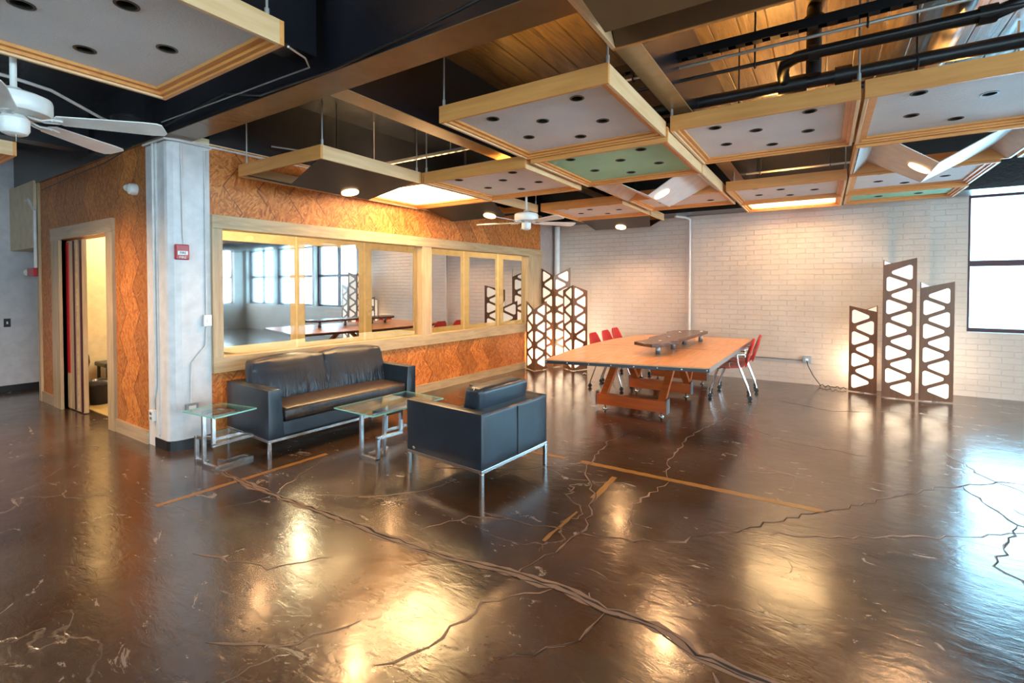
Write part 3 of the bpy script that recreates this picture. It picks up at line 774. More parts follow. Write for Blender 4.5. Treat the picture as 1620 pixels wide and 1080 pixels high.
rigid('conduit','pale bent conduit behind the blades of the near ceiling fan','conduit',[(-4.66,0.2,2.95),(-4.70,0.947,2.95),(-4.77,1.17,2.95),(-5.18,1.58,2.95),(-5.4,1.9,2.95)],0.012,'whitepipe',seg=8)

# ------------------------------------------------------------ ceiling fans
def fan(loc, rod_top, ang0, label):
    root = thing('ceiling_fan', loc, 0, label, 'ceiling fan', 'white five blade ceiling fans')
    h = rod_top - loc[2]
    MB().lathe([(0.014,0.08),(0.014,h)], seg=14).build('downrod', M['fan'], root, smooth=True)
    autosmooth(MB().lathe([(0.02,h-0.09),(0.055,h-0.06),(0.065,h-0.01),(0.065,h)], seg=24).build('canopy', M['fan'], root))
    autosmooth(MB().lathe([(0.03,0.13),(0.045,0.115),(0.11,0.10),(0.145,0.085),(0.15,0.07),(0.15,0.015),(0.14,0.0),(0.09,-0.004),(0.06,-0.01)][::-1], seg=36).build('motor_housing', M['fan'], root))
    autosmooth(MB().lathe([(0.03,-0.115),(0.05,-0.105),(0.06,-0.085),(0.06,-0.03),(0.045,-0.01),(0.04,0.0)], seg=28).build('switch_cup', M['fan'], root))
    for k in range(5):
        a = ang0 + k*2*PI/5; rot = Matrix.Rotation(a,4,'Z')
        pitch = Matrix.Rotation(R(-13),4,'X')
        m = MB(); pts = [(0.19,-0.045),(0.17,-0.02),(0.17,0.02),(0.19,0.045),(0.58,0.066),(0.64,0.060),(0.66,0.035),(0.66,-0.050),(0.64,-0.064),(0.58,-0.066)]
        mat = rot @ Matrix.Translation((0,0,-0.020)) @ pitch
        m.prism(pts,-0.003,0.003,mat)
        bl = m.build('blade', M['fan'], root)
        b = MB()
        for s in (-1,1):
            b.tube([rot@Vector((0.06,0.006*s,-0.014)), rot@Vector((0.12,0.012*s,-0.030)), rot@Vector((0.17,0.03*s,-0.026)), rot@Vector((0.215,0.034*s,-0.026+0.006*s))], 0.006, 8)
        b.bar(rot@Vector((0.17,-0.034,-0.033)), rot@Vector((0.17,0.034,-0.020)), 0.01, 0.006)
        b.build('blade_iron', M['fan'], bl, smooth=True)
    c = MB().tube([(0.03,0.0,-0.11),(0.03,0.0,-0.15)],0.0012,5); c.build('pull_chain', M['conduit'], root)
    return root
fan((-3.52,0.72,2.41),3.5,R(52),'white ceiling fan at the left edge, close to the camera')
fan((-3.15,5.22,2.335),3.5,R(122.8),'small white ceiling fan beyond the sofa before the brick wall')

# ------------------------------------------------------------ wall fittings
# red fire pull station on the column
al = thing('fire_pull_station', (-4.988,2.10,1.83), R(90)-R(4), 'red fire pull station on the white column', 'fire alarm')
MB().box(-0.055,0.055,-0.045,0.0,-0.07,0.07).build('alarm_body', M['redalarm'], al, bevel=0.008)
MB().box(-0.042,0.042,-0.052,-0.045,-0.028,0.010).build('pull_handle', M['whiteplastic'], al, bevel=0.004)
def text_obj(body, size, mat, parent, loc, rot, name='lettering', ext=0.001):
    cu = bpy.data.curves.new(name,'FONT'); cu.body = body; cu.size = size; cu.extrude = ext; cu.align_x = 'CENTER'; cu.align_y = 'CENTER'
    to = bpy.data.objects.new(name, cu); dg = bpy.context.evaluated_depsgraph_get()
    C.objects.link(to); dg.update()
    me = bpy.data.meshes.new_from_object(to.evaluated_get(dg)); bpy.data.objects.remove(to)
    me.materials.clear(); me.materials.append(mat)
    o = bpy.data.objects.new(name, me); C.objects.link(o); o.parent = parent; o.location = loc; o.rotation_euler = rot
    return o
text_obj('FIRE', 0.032, M['whiteplastic'], al, (0,-0.047,-0.050), (R(90),0,0))
text_obj('FIRE', 0.030, M['black'], al, (0,-0.0535,-0.009), (R(90),0,0))
tag(autosmooth(MB().tube([(-4.972,2.12,1.90),(-4.972,2.115,2.0),(-4.975,2.105,2.83)],0.008,8).build('conduit', M['whitepipe'])), 'thin conduit rising from the red fire pull station', 'conduit')
tag(autosmooth(MB().tube([(-4.958,2.30,1.24),(-4.958,2.30,2.80),(-4.954,2.36,2.835)],0.009,8).build('conduit', M['whitepipe'])), 'conduit above the switch box on the white column', 'conduit')
tag(autosmooth(MB().tube([(-4.958,2.30,1.14),(-4.958,2.29,0.95),(-4.966,2.17,0.80),(-4.968,2.16,0.42)],0.009,8).build('conduit', M['whitepipe'])), 'bent conduit below the switch box on the white column', 'conduit')
sw = thing('switch_box', (-4.958,2.302,1.19), R(86), 'white switch box on the right edge of the column', 'switch')
MB().box(-0.035,0.035,-0.03,0.0,-0.055,0.055).build('box_body', M['whiteplastic'], sw, bevel=0.004)
MB().box(-0.007,0.007,-0.036,-0.03,-0.018,0.018).build('toggle', M['whiteplastic'], sw)
ob = thing('outlet_box', (-4.968,2.16,0.385), R(86), 'grey outlet box low on the column behind the side table', 'outlet')
MB().box(-0.05,0.05,-0.035,0.0,-0.035,0.035).build('box_body', M['gunmetal'], ob, bevel=0.004)
MB().box(-0.03,0.03,-0.038,-0.035,-0.02,0.02).build('socket_plate', M['whiteplastic'], ob)
ob = thing('outlet_box', (-5.30,2.0,0.30), 0, 'white outlet box low on the shaded side of the column', 'outlet')
MB().box(-0.045,0.045,-0.04,0.0,-0.05,0.05).build('box_body', M['whiteplastic'], ob, bevel=0.004)
for z in (-0.022,0.022): MB().box(-0.02,0.02,-0.043,-0.04,z-0.012,z+0.012).build('socket', M['gunmetal'], ob)
tag(autosmooth(MB().tube([(-5.30,1.985,0.35),(-5.29,1.985,0.45),(-5.25,1.976,0.50),(-5.22,1.974,0.6),(-5.22,1.974,2.84)],0.012,8).build('conduit', M['whitepipe'])), 'white conduit running up the shaded side of the column', 'conduit')
# horn / emergency lamp on the strand board
hn = thing('emergency_lamp', (-5.66,2.0,2.46), 0, 'small white round emergency lamp high on the strand board by the column', 'lamp')
autosmooth(MB().lathe([(0.055,0),(0.058,0.03),(0.05,0.06),(0.02,0.075)], seg=24, mat=Matrix.Rotation(R(90),4,'X')).build('lamp_head', M['whiteplastic'], hn))
autosmooth(MB().lathe([(0.02,0),(0.032,0.02),(0.034,0.05),(0.02,0.06)], seg=20, mat=Matrix.Translation((-0.075,-0.03,0.01)) @ Matrix.Rotation(R(-70),4,'Y')).build('side_lamp', M['whiteplastic'], hn))
# alarm at far left end of the strand board
al2 = thing('alarm_strobe', (-8.90,1.975,1.70), 0, 'red alarm strobe at the far left end of the strand board wall', 'fire alarm')
MB().box(-0.05,0.20,-0.05,0.0,-0.055,0.055).build('alarm_body', M['redalarm'], al2, bevel=0.006)
autosmooth(MB().lathe([(0.03,0),(0.03,0.06),(0.045,0.08),(0.0,0.085)], seg=16, mat=Matrix.Translation((-0.05,-0.025,0)) @ Matrix.Rotation(R(-90),4,'Y')).build('strobe_lens', M['whiteplastic'], al2))
MB().box(-0.05,0.20,0.0,0.28,-0.02,0.02).build('mounting_arm', M['gunmetal'], al2)
tag(autosmooth(MB().tube([(-8.70,1.955,1.76),(-8.70,1.955,2.05),(-8.70,1.955,2.50),(-8.85,1.93,2.66),(-9.0,1.94,2.66)],0.018,8).build('conduit', M['whitepipe'])), 'white conduit rising from the red alarm strobe', 'conduit')
rs = thing('wall_switch', (-9.845,1.90,0.99), R(90), 'black wall switch on the grey wall at far left', 'switch')
MB().box(-0.035,0.035,-0.008,0.0,-0.06,0.06).build('switch_plate', M['black'], rs, bevel=0.002)
MB().box(-0.008,0.008,-0.014,-0.008,-0.018,0.018).build('toggle', M['whiteplastic'], rs)
# brick wall: vertical pipe, horizontal conduit, outlet, flex cord
pipe('wall_pipe','white vertical pipe on the brick wall behind the table','pipe',[(-1.95,8.69,0.05),(-1.95,8.69,2.66),(-2.02,8.66,2.70),(-2.15,8.5,2.71)],0.022,'whitepipe')
pipe('wall_pipe','white vertical pipe left of the brick wall beside the partition end','pipe',[(-4.50,8.66,0.02),(-4.50,8.66,2.70)],0.055,'whitepipe')
pipe('conduit','horizontal grey conduit low on the brick wall leading to the outlet','conduit',[(-1.9,8.722,0.37),(-0.26,8.722,0.37)],0.011,'gunmetal',8)
ob = thing('wall_outlet', (-0.205,8.74,0.385), 0, 'grey metal outlet box on the brick wall with a cord plugged in', 'outlet')
MB().box(-0.055,0.055,-0.05,0.0,-0.05,0.05).build('box_body', M['gunmetal'], ob, bevel=0.004)
MB().box(-0.02,0.02,-0.07,-0.05,-0.015,0.02).build('plug', M['whiteplastic'], ob, bevel=0.003)
cp = [(-0.205,8.66,0.37),(-0.19,8.65,0.30),(-0.12,8.66,0.15),(-0.03,8.66,0.02)]
for k in range(21):
    cp.append((-0.03+0.016*k, 8.60+0.05*math.sin(k*1.1)-0.004*k, 0.012+0.022*abs(math.sin(k*0.8))))
tag(autosmooth(MB().tube(cp,0.006,6).build('cable', M['black'])), 'black cable hanging from the outlet and snaking to the lit screens', 'cable')

# ------------------------------------------------------------ sofa and armchair
def rbox(x0,x1,y0,y1,z0,z1,bev,name,mat,parent,nx=1,ny=1,nz=1,puff=0.0,shape=None,wr=0):
    """rounded, slightly stuffed block"""
    bm = bmesh.new(); bmesh.ops.create_cube(bm, size=1.0)
    bmesh.ops.subdivide_edges(bm, edges=bm.edges[:], cuts=5, use_grid_fill=True)
    cx,cy,cz = (x0+x1)/2,(y0+y1)/2,(z0+z1)/2; sx,sy,sz = x1-x0,y1-y0,z1-z0
    rnd = random.Random(name+str(cx)+str(cy))
    for v in bm.verts:
        p = v.co.copy()
        # puff: push the faces out in the middle
        q = Vector((p.x,p.y,p.z))
        fx,fy,fz = 1-(2*abs(p.x))**2.5, 1-(2*abs(p.y))**2.5, 1-(2*abs(p.z))**2.5
        if abs(abs(p.x)-0.5)<1e-4: q.x += math.copysign(puff/sx*fy*fz, p.x)
        if abs(abs(p.y)-0.5)<1e-4: q.y += math.copysign(puff/sy*fx*fz, p.y)
        if abs(abs(p.z)-0.5)<1e-4: q.z += math.copysign(puff/sz*fx*fy, p.z)
        v.co = Vector((cx+q.x*sx, cy+q.y*sy, cz+q.z*sz))
        if shape: v.co = shape(v.co)
    me = bpy.data.meshes.new(name); bmesh.ops.recalc_face_normals(bm, faces=bm.faces); bm.to_mesh(me); bm.free()
    o = bpy.data.objects.new(name, me); C.objects.link(o); me.materials.append(M[mat]); o.parent = parent
    for p in me.polygons: p.use_smooth = True
    b = o.modifiers.new('b','BEVEL'); b.width = bev; b.segments = 4; b.limit_method = 'ANGLE'; b.angle_limit = R(50)
    if wr:
        s = o.modifiers.new('s','SUBSURF'); s.levels = 3; s.render_levels = 3
    return o
def wrinkle_mat():
    a = NT('wrinkled_leather'); v = a.coord('Object')
    n = a.noise(v, 3.2, 4)
    a.set(a.ramp(n, [(0.3, (0.007,0.012,0.021)), (0.7, (0.016,0.027,0.046))]), 0.36, 0, 0.6, 0.0)
    # folds fanning out from the lower edge of the cushion
    sp = a.n.new('ShaderNodeSeparateXYZ'); a.link(v, sp.inputs[0])
    w1 = a.noise(a.coord('Object',(8,1,1.3),(0,0.12,0)), 2.2, 3, 0.5, 1.0)
    w2 = a.noise(a.coord('Object',(6,1,3),(0,-0.45,0)), 2.6, 3, 0.5, 0.8)
    zf = a.n.new('ShaderNodeMapRange'); zf.inputs[1].default_value = 0.72; zf.inputs[2].default_value = 0.42
    a.link(sp.outputs[2], zf.inputs[0])
    h = a.math('MULTIPLY', a.math('ADD', w1, a.math('MULTIPLY', w2, 0.5)), zf.outputs[0])
    a.bump(h, 0.85, 0.05)
    return a.m
M['wrinkle'] = wrinkle_mat()

# sofa local frame: x = length along the wall (0..L), y = depth (0 front .. D back)
def lounge(root, L, D, arm_w, rail_z, arm_z, back_z, sofa=True):
    apron = rail_z+0.02
    # arms with tapering front
    for s in (0,1):
        xa, xb = (0,arm_w) if s == 0 else (L-arm_w, L)
        def sh(co, s=s, xa=xa, xb=xb):
            t = (co.z-rail_z)/(arm_z-rail_z)
            # slightly narrower at the top inside, drops a touch to the rear
            if s == 0 and co.x > (xa+xb)/2: co.x -= 0.035*t
            if s == 1 and co.x < (xa+xb)/2: co.x += 0.035*t
            return co
        rbox(xa,xb,0,D-0.005,rail_z+0.012,arm_z,0.022,'armrest','leather',root,shape=sh,puff=0.006)
    rbox(arm_w-0.01,L-arm_w+0.01,0.01,0.25,rail_z+0.012,rail_z+0.15,0.015,'front_apron','leather',root)
    rbox(0.004,L-0.004,D-0.17,D,rail_z+0.012,back_z,0.022,'back_panel','leather',root,puff=0.004)
    f = MB(); t = 0.026
    f.box(0.0,L,0.0,t,rail_z-0.014,rail_z+0.012); f.box(0.0,L,D-t,D,rail_z-0.014,rail_z+0.012)
    f.box(0.0,t,t,D-t,rail_z-0.014,rail_z+0.012); f.box(L-t,L,t,D-t,rail_z-0.014,rail_z+0.012)
    f.build('base_rail', M['chrome'], root, bevel=0.002)
    for (x,y) in ((0,0),(L-t,0),(0,D-t),(L-t,D-t)):
        MB().box(x,x+t,y,y+t,0,rail_z-0.014).build('leg', M['chrome'], root, bevel=0.002)
# sofa: its length runs along the partition (world +y), front faces +x
sofa = thing('leather_sofa', (-4.055,2.375,0), R(90)-R(3.5), 'black leather two seat sofa on steel legs against the glazed partition', 'sofa')
L, D = 1.70, 0.80
lounge(sofa, L, D, 0.145, 0.155, 0.60, 0.60)
rbox(0.15,L-0.15,0.0,0.62,0.31,0.425,0.035,'seat_cushion','seatleather',sofa,puff=0.012)
def lean(co):
    t = (co.z-0.40)/0.42
    co.y += 0.12*t - 0.02; return co
for k in range(2):
    x0 = 0.10 + k*0.75
    rbox(x0,x0+0.75,0.40,0.56,0.41,0.80,0.05,'back_cushion','wrinkle',sofa,puff=0.035,shape=lean,wr=1)

# armchair: front faces -x (toward the sofa); local x runs along its width, y = depth
arm = thing('leather_armchair', (-2.765,3.665,0), R(-90)-R(4.5), 'black leather armchair seen from behind in front of the conference table', 'armchair')
# local x -> world -y ; local y (depth, to the rear) -> world +x
L2, D2 = 0.845, 0.80
lounge(arm, L2, D2, 0.13, 0.185, 0.60, 0.60)
# seam down the back
MB().box(L2/2-0.002,L2/2+0.002,D2+0.002,D2+0.009,0.20,0.585).build('back_seam', M['black'], arm)
rbox(0.13,L2-0.13,0.01,0.60,0.32,0.43,0.03,'seat_cushion','leather',arm,puff=0.012)
def lean2(co):
    co.y += 0.05*(co.z-0.44)/0.3; return co
rbox(0.135,L2-0.135,0.46,0.66,0.43,0.745,0.05,'back_cushion','leather',arm,puff=0.012,shape=lean2)
pc = MB().tube([(L2-0.128,0.565,0.60),(L2-0.132,0.585,0.66),(L2-0.137,0.60,0.72),(L2-0.145,0.60,0.745)],0.004,6); pc.build('piping', M['whitepipe'], arm)
autosmooth(MB().lathe([(0.001,0),(0.016,0.001),(0.018,0.004),(0.012,0.006)],seg=16,mat=Matrix.Translation((L2+0.003,0.085,0.225))@Matrix.Rotation(R(90),4,'Y')@Matrix.Scale(0.7,4,(1,0,0))).build('maker_badge', M['chrome'], arm))

pa = thing('power_adapter', (-4.44,4.42,0), 0, 'small black power adapter on the floor behind the far sofa arm', 'power adapter')
MB().box(-0.05,0.05,-0.04,0.04,0,0.05).build('adapter_body', M['black'], pa, bevel=0.008)
autosmooth(MB().tube([(0.0,0.04,0.02),(0.05,0.10,0.01),(-0.02,0.16,0.008),(-0.09,0.2,0.008)],0.006,6).build('adapter_cord', M['black'], pa))
# ------------------------------------------------------------ glass tables
def flat(root, name, pts, w=0.045, h=0.02, vertical_first=False, mat='chrome'):
    """greek key bar: consecutive square sections with mitred corners approximated by cube joints"""
    m = MB()
    for a, b in zip(pts[:-1], pts[1:]):
        m.bar(a, b, w, w)
    for p in pts: m.box(p[0]-w/2,p[0]+w/2,p[1]-w/2,p[1]+w/2,p[2]-w/2,p[2]+w/2)
    bmesh.ops.remove_doubles(m.bm, verts=m.bm.verts, dist=0.0001)
    return m.build(name, M[mat], root, bevel=0.0015)
def glass_top(root, pts, z, t=0.010):
    m = MB().prism(pts, z, z+t); o = m.build('glass_top', M['glasstop'], root)
    e = MB(); n = len(pts)
    for i in range(n):
        a = Vector((*pts[i], z+t/2)); b = Vector((*pts[(i+1)%n], z+t/2)); e.bar(a, b, 0.004, t+0.001)
    e.build('polished_edge', M['glassedge'], o)
st = thing('side_table', (-4.30,2.10,0), 0, 'glass side table on steel key shaped legs beside the white column', 'side table')
def sl(x,y,z): return (x+4.30, y-2.10, z)
glass_top(st, [sl(-4.50,1.89,0)[:2], sl(-4.05,1.935,0)[:2], sl(-4.09,2.29,0)[:2], sl(-4.51,2.22,0)[:2]], 0.462)
w_ = 0.028; b_ = w_/2
flat(st,'key_leg',[sl(-4.38,2.0,0.448),sl(-4.38,2.0,b_),sl(-4.20,2.01,b_),sl(-4.22,2.31,b_),sl(-4.31,2.30,b_),sl(-4.30,2.13,b_),sl(-4.37,2.12,b_)],w_)
flat(st,'key_leg',[sl(-4.23,2.17,0.448),sl(-4.20,1.99,0.448),sl(-4.20,1.99,0.21),sl(-4.22,2.31,0.21),sl(-4.36,2.28,0.21),sl(-4.37,2.10,0.21),sl(-4.55,2.02,0.21),sl(-4.55,2.02,b_),sl(-4.42,2.04,b_)],w_)
flat(st,'top_arm',[sl(-4.23,2.17,0.448),sl(-4.42,2.14,0.448),sl(-4.38,2.0,0.448)],w_)
ct = thing('coffee_table', (-3.40,3.20,0), 0, 'glass coffee table on steel key shaped legs between sofa and armchair', 'coffee table')
def cl(x,y,z): return (x+3.40, y-3.20, z)
glass_top(ct, [cl(-3.70,2.78,0)[:2], cl(-3.18,2.77,0)[:2], cl(-3.12,3.60,0)[:2], cl(-3.66,3.63,0)[:2]], 0.412)
flat(ct,'key_leg',[cl(-3.43,2.86,0.398),cl(-3.43,2.86,b_),cl(-3.22,2.86,b_),cl(-3.22,2.86,0.205),cl(-3.19,3.10,0.205),cl(-3.19,3.10,0.398),cl(-3.21,2.95,0.398)],w_)
flat(ct,'key_leg',[cl(-3.22,2.94,0.398),cl(-3.24,2.94,b_),cl(-3.40,3.12,b_),cl(-3.41,2.94,b_)],w_)
flat(ct,'key_leg',[cl(-3.60,3.50,0.398),cl(-3.60,3.30,0.398),cl(-3.60,3.30,0.10),cl(-3.58,3.54,0.10),cl(-3.42,3.54,0.10),cl(-3.42,3.54,b_),cl(-3.30,3.54,b_),cl(-3.30,3.40,b_),cl(-3.30,3.40,0.398)],w_)
flat(ct,'top_arm',[cl(-3.43,2.86,0.398),cl(-3.50,3.2,0.398),cl(-3.60,3.30,0.398)],w_)

# ------------------------------------------------------------ conference table
tb = thing('conference_table', (-1.75,6.3,0), 0, 'long wooden conference table on cherry trestles before the brick wall', 'conference table')
def tl(p): return (p[0]+1.75, p[1]-6.3)
top = [tl(p) for p in ((-2.55,4.62),(-0.93,4.98),(-0.885,8.12),(-1.5,7.98),(-2.15,7.95),(-2.40,7.86),(-2.56,7.60),(-2.66,6.9),(-2.69,6.2),(-2.64,5.4))]
zt = 0.72
MB().prism(top, zt-0.012, zt).build('tabletop', M['tabletop'], tb)
ed = MB().prism(top, zt-0.045, zt-0.0125)
ed.build('black_edge_channel', M['pipeblack'], tb)
sd = MB(); 
a = Vector((*top[1], zt-0.026)); b = Vector((*top[2], zt-0.026)); sd.bar(a+Vector((0.004,0,0)), b+Vector((0.004,0,0)), 0.006, 0.045); sd.build('steel_side_strip', M['gunmetal'], tb)
a = Vector(top[0]); b = Vector(top[1]); dd = (b-a); nn = Vector((dd.y,-dd.x)).normalized()
for k in range(8):
    p = a+dd*(0.01+0.14*k); 
    MB().lathe([(0.008,0),(0.008,0.006),(0.004,0.008)],seg=10,mat=Matrix.Translation((p.x+nn.x*0.001,p.y+nn.y*0.001,zt-0.028))@Matrix.Rotation(R(90)+0,4,'X')).build('edge_bolt', M['chrome'], tb)
jn = MB(); jn.bar((*tl((-2.66,6.2)),zt+0.0006),(*tl((-0.91,6.45)),zt+0.0006),0.004,0.001); jn.build('top_joint', M['walnut'], tb)
def quadbar(m, p0, p1, wx, wy):
    """leg with constant x width and given thickness in y"""
    a = Vector(p0); b = Vector(p1)
    lo = [m.bm.verts.new(a+Vector(q)) for q in ((-wx/2,-wy/2,0),(wx/2,-wy/2,0),(wx/2,wy/2,0),(-wx/2,wy/2,0))]
    hi = [m.bm.verts.new(b+Vector(q)) for q in ((-wx/2,-wy/2,0),(wx/2,-wy/2,0),(wx/2,wy/2,0),(-wx/2,wy/2,0))]
    m.bm.faces.new(lo[::-1]); m.bm.faces.new(hi)
    for i in range(4): m.bm.faces.new((lo[i],lo[(i+1)%4],hi[(i+1)%4],hi[i]))
xl, xr = tl((-2.36,0))[0], tl((-1.50,0))[0]
for k, yb in enumerate((5.64,6.84,7.90)):
    y = yb-6.3
    MB().box(xl,xr,y-0.045,y+0.045,0.055,0.19).build('trestle_foot_beam', M['cherry'], tb, bevel=0.005)
    pl = MB(); pl.box(xl-0.012,xl,y-0.05,y+0.05,0.045,0.215); pl.box(xr,xr+0.012,y-0.05,y+0.05,0.045,0.215); pl.build('steel_end_plate', M['gunmetal'], tb)
    for x in (xl+0.10, xr-0.07):
        MB().lathe([(0.032,0),(0.032,0.01),(0.01,0.022),(0.01,0.056)],(x,y,0),16).build('levelling_foot', M['chrome'], tb, smooth=True)
for (y0, y1) in ((5.64,6.22),(6.84,6.30),(6.84,7.34),(7.90,7.42)):
    for x in (xl+0.09, xr-0.06):
        m = MB(); quadbar(m,(x,y0-6.3,0.19),(x,y1-6.3,0.675),0.085,0.085); m.build('slanting_leg', M['cherry'], tb, bevel=0.003)
for yy in (6.26,7.38):
    MB().box(xl,xr,yy-6.3-0.10,yy-6.3+0.10,0.60,0.674).build('top_rail', M['cherry'], tb, bevel=0.004)
for s in (xl+0.09,xr-0.06):
    MB().box(s-0.03,s+0.03,6.26-6.3+0.10,7.38-6.3-0.10,0.61,0.67).build('top_rail', M['cherry'], tb)

# live edge slab standing on the table
sb = thing('live_edge_slab', (-1.65,6.3,zt), 0, 'dark walnut live edge slab raised on posts along the conference table', 'wood slab')
so = [(-1.86,5.52),(-1.74,5.44),(-1.60,5.36),(-1.53,5.47),(-1.46,5.60),(-1.50,5.74),(-1.42,5.82),(-1.47,6.0),(-1.45,6.3),(-1.42,6.7),(-1.40,7.12),(-1.39,7.36),(-1.50,7.46),(-1.68,7.40),(-1.74,7.28),(-1.84,7.25),(-1.88,7.0),(-1.80,6.7),(-1.83,6.4),(-1.86,6.1),(-1.80,5.85),(-1.83,5.66)]
so = [(x+1.65,y-6.3) for x,y in so]
o = MB().prism(so, 0.11, 0.15).build('slab_board', M['walnut'], sb, bevel=0.010, seg=3)
for (x,y) in ((-1.62,5.66),(-1.60,6.25),(-1.60,6.85),(-1.48,7.30)):
    MB().lathe([(0.028,0.001),(0.028,0.111)],(x+1.65,y-6.3,0),18).build('steel_post', M['gunmetal'], sb, smooth=True)
for (x,y) in ((-1.62,5.75),(-1.66,6.25),(-1.68,6.95),(-1.46,7.25)):
    MB().lathe([(0.022,0.149),(0.022,0.156),(0.012,0.158)],(x+1.65,y-6.3,0),16).build('cable_grommet', M['chrome'], sb, smooth=True)

# ------------------------------------------------------------ red chairs (local: seat faces -x, back at +x)
def chair(loc, rz, label, group):
    root = thing('office_chair', loc, rz, label, 'chair', group)
    # seat shell
    m = MB(); n = 8; top = []; bot = []
    for i in range(n+1):
        x = -0.22+0.42*i/n; z = 0.445 - 0.03*math.sin(PI*i/n) + (0.0 if i < n else 0.02) - (0.02 if i == 0 else 0)
        hw = 0.20 + 0.02*math.sin(PI*i/n)
        row = [m.bm.verts.new((x,-hw,z+0.012)), m.bm.verts.new((x,0,z)), m.bm.verts.new((x,hw,z+0.012))]; top.append(row)
        bot.append([m.bm.verts.new((v.co.x,v.co.y,v.co.z-0.014)) for v in row])
    for i in range(n):
        for j in range(2):
            m.bm.faces.new((top[i][j],top[i+1][j],top[i+1][j+1],top[i][j+1])); m.bm.faces.new((bot[i][j],bot[i][j+1],bot[i+1][j+1],bot[i+1][j]))
        for j in (0,2): m.bm.faces.new((top[i][j],bot[i][j],bot[i+1][j],top[i+1][j]))
    for r in (0,n):
        for j in range(2): m.bm.faces.new((top[r][j],top[r][j+1],bot[r][j+1],bot[r][j]))
    autosmooth(m.build('seat', M['red'], root), 50)
    # back shell, curved, with a slot
    m = MB(); rows = 9; F = []; B = []
    for i in range(rows+1):
        t = i/rows; z = 0.43+0.37*t; x = 0.205+0.05*math.sin(t*2.2)+0.06*t*t
        hw = 0.155+0.055*math.sin(PI*min(1,t*1.15)) - (0.045 if i == rows else 0)
        ys = [-hw,-hw*0.5,-0.03,0.03,hw*0.5,hw]
        F.append([m.bm.verts.new((x-0.03*(abs(y)/0.21)**2,y,z)) for y in ys]); B.append([m.bm.verts.new((x+0.012-0.03*(abs(y)/0.21)**2,y,z)) for y in ys])
    for i in range(rows):
        for j in range(5):
            if j == 2 and i in (3,): 
                m.bm.faces.new((F[i][2],B[i][2],B[i+1][2],F[i+1][2])); m.bm.faces.new((F[i][3],F[i+1][3],B[i+1][3],B[i][3]))
                m.bm.faces.new((F[i][2],F[i][3],B[i][3],B[i][2])); m.bm.faces.new((F[i+1][2],B[i+1][2],B[i+1][3],F[i+1][3])); continue
            m.bm.faces.new((F[i][j],F[i][j+1],F[i+1][j+1],F[i+1][j])); m.bm.faces.new((B[i][j],B[i+1][j],B[i+1][j+1],B[i][j+1]))
        for j in (0,5): m.bm.faces.new((F[i][j],B[i][j],B[i+1][j],F[i+1][j]))
    for r in (0,rows):
        for j in range(5): m.bm.faces.new((F[r][j],F[r][j+1],B[r][j+1],B[r][j]))
    autosmooth(m.build('backrest', M['red'], root), 50)
    for s in (-1,1):
        y = 0.215*s
        autosmooth(MB().tube([(-0.24,y,0.06),(-0.235,y,0.10),(-0.14,y,0.40),(-0.10,y*0.97,0.418),(0.0,y*0.97,0.418)],0.011,8).build('front_leg', M['chrome'], root))
        autosmooth(MB().tube([(0.25,y,0.06),(0.245,y,0.10),(0.13,y,0.40),(0.10,y,0.50),(0.09,y,0.60)],0.011,8).build('rear_leg', M['chrome'], root))
        for x in (-0.24,0.25):
            c = MB(); mat = Matrix.Translation((x,y,0.027))@Matrix.Rotation(R(90),4,'X')
            c.lathe([(0.012,-0.018),(0.026,-0.016),(0.026,-0.004),(0.012,-0.003),(0.012,0.003),(0.026,0.004),(0.026,0.016),(0.012,0.018)],seg=16,mat=mat)
            c.box(x-0.012,x+0.012,y-0.012,y+0.012,0.03,0.062)
            c.build('caster', M['black'], root)
    m = MB(); m.tube([(0.09,-0.215,0.60),(0.20,-0.16,0.60)],0.009,6); m.tube([(0.09,0.215,0.60),(0.20,0.16,0.60)],0.009,6)
    m.tube([(0.0,-0.20,0.418),(0.0,0.20,0.418)],0.010,8); m.build('under_frame', M['chrome'], root)
    return root
ch = chair((-1.085,7.24,0), R(9), 'red chair on casters at the right side of the table, nearer the camera', 'red chairs at the conference table')
def place(loc, rz, label, group='red chairs at the conference table'):
    c = copy_tree(ch); c.location = loc; c.rotation_euler = (0,0,rz); c['label'] = label; c['group'] = group; return c
place((-1.07,7.86,0), R(8), 'red chair on casters at the right side of the table, nearer the brick wall')
place((-2.68,6.92,0), PI, 'red chair at the left side of the table, leftmost of its three')
place((-2.68,7.42,0), PI, 'red chair at the left side of the table, middle of its three')
place((-2.72,7.95,0), PI, 'red chair at the left side of the table, nearest the brick wall')

# ------------------------------------------------------------ lit screens
def rtri(cx0, cx1, zc, h, right, r=0.030, seg=6):
    """triangle with rounded corners: vertical side at left (or right)"""
    P = [(cx0,zc-h/2),(cx1,zc),(cx0,zc+h/2)] if not right else [(cx1,zc-h/2),(cx1,zc+h/2),(cx0,zc)]
    c = Vector((sum(p[0] for p in P)/3, sum(p[1] for p in P)/3)); out = []
    n = 3
    for i in range(n):
        p = Vector(P[i]); a = (Vector(P[i-1])-p).normalized(); b = (Vector(P[(i+1)%n])-p).normalized()
        half = a.angle(b)/2; t = min(r/math.tan(half), 0.06); bis = (a+b).normalized(); d = r/math.sin(half)
        rr = t*math.tan(half); d = rr/math.sin(half); cen = p+bis*d
        s = (p+a*t)-cen; e = (p+b*t)-cen
        a0 = math.atan2(s.y,s.x); a1 = math.atan2(e.y,e.x)
        while a1-a0 > PI: a1 -= 2*PI
        while a1-a0 < -PI: a1 += 2*PI
        for k in range(seg+1): out.append((cen.x+rr*math.cos(a0+(a1-a0)*k/seg), cen.y+rr*math.sin(a0+(a1-a0)*k/seg)))
    return out
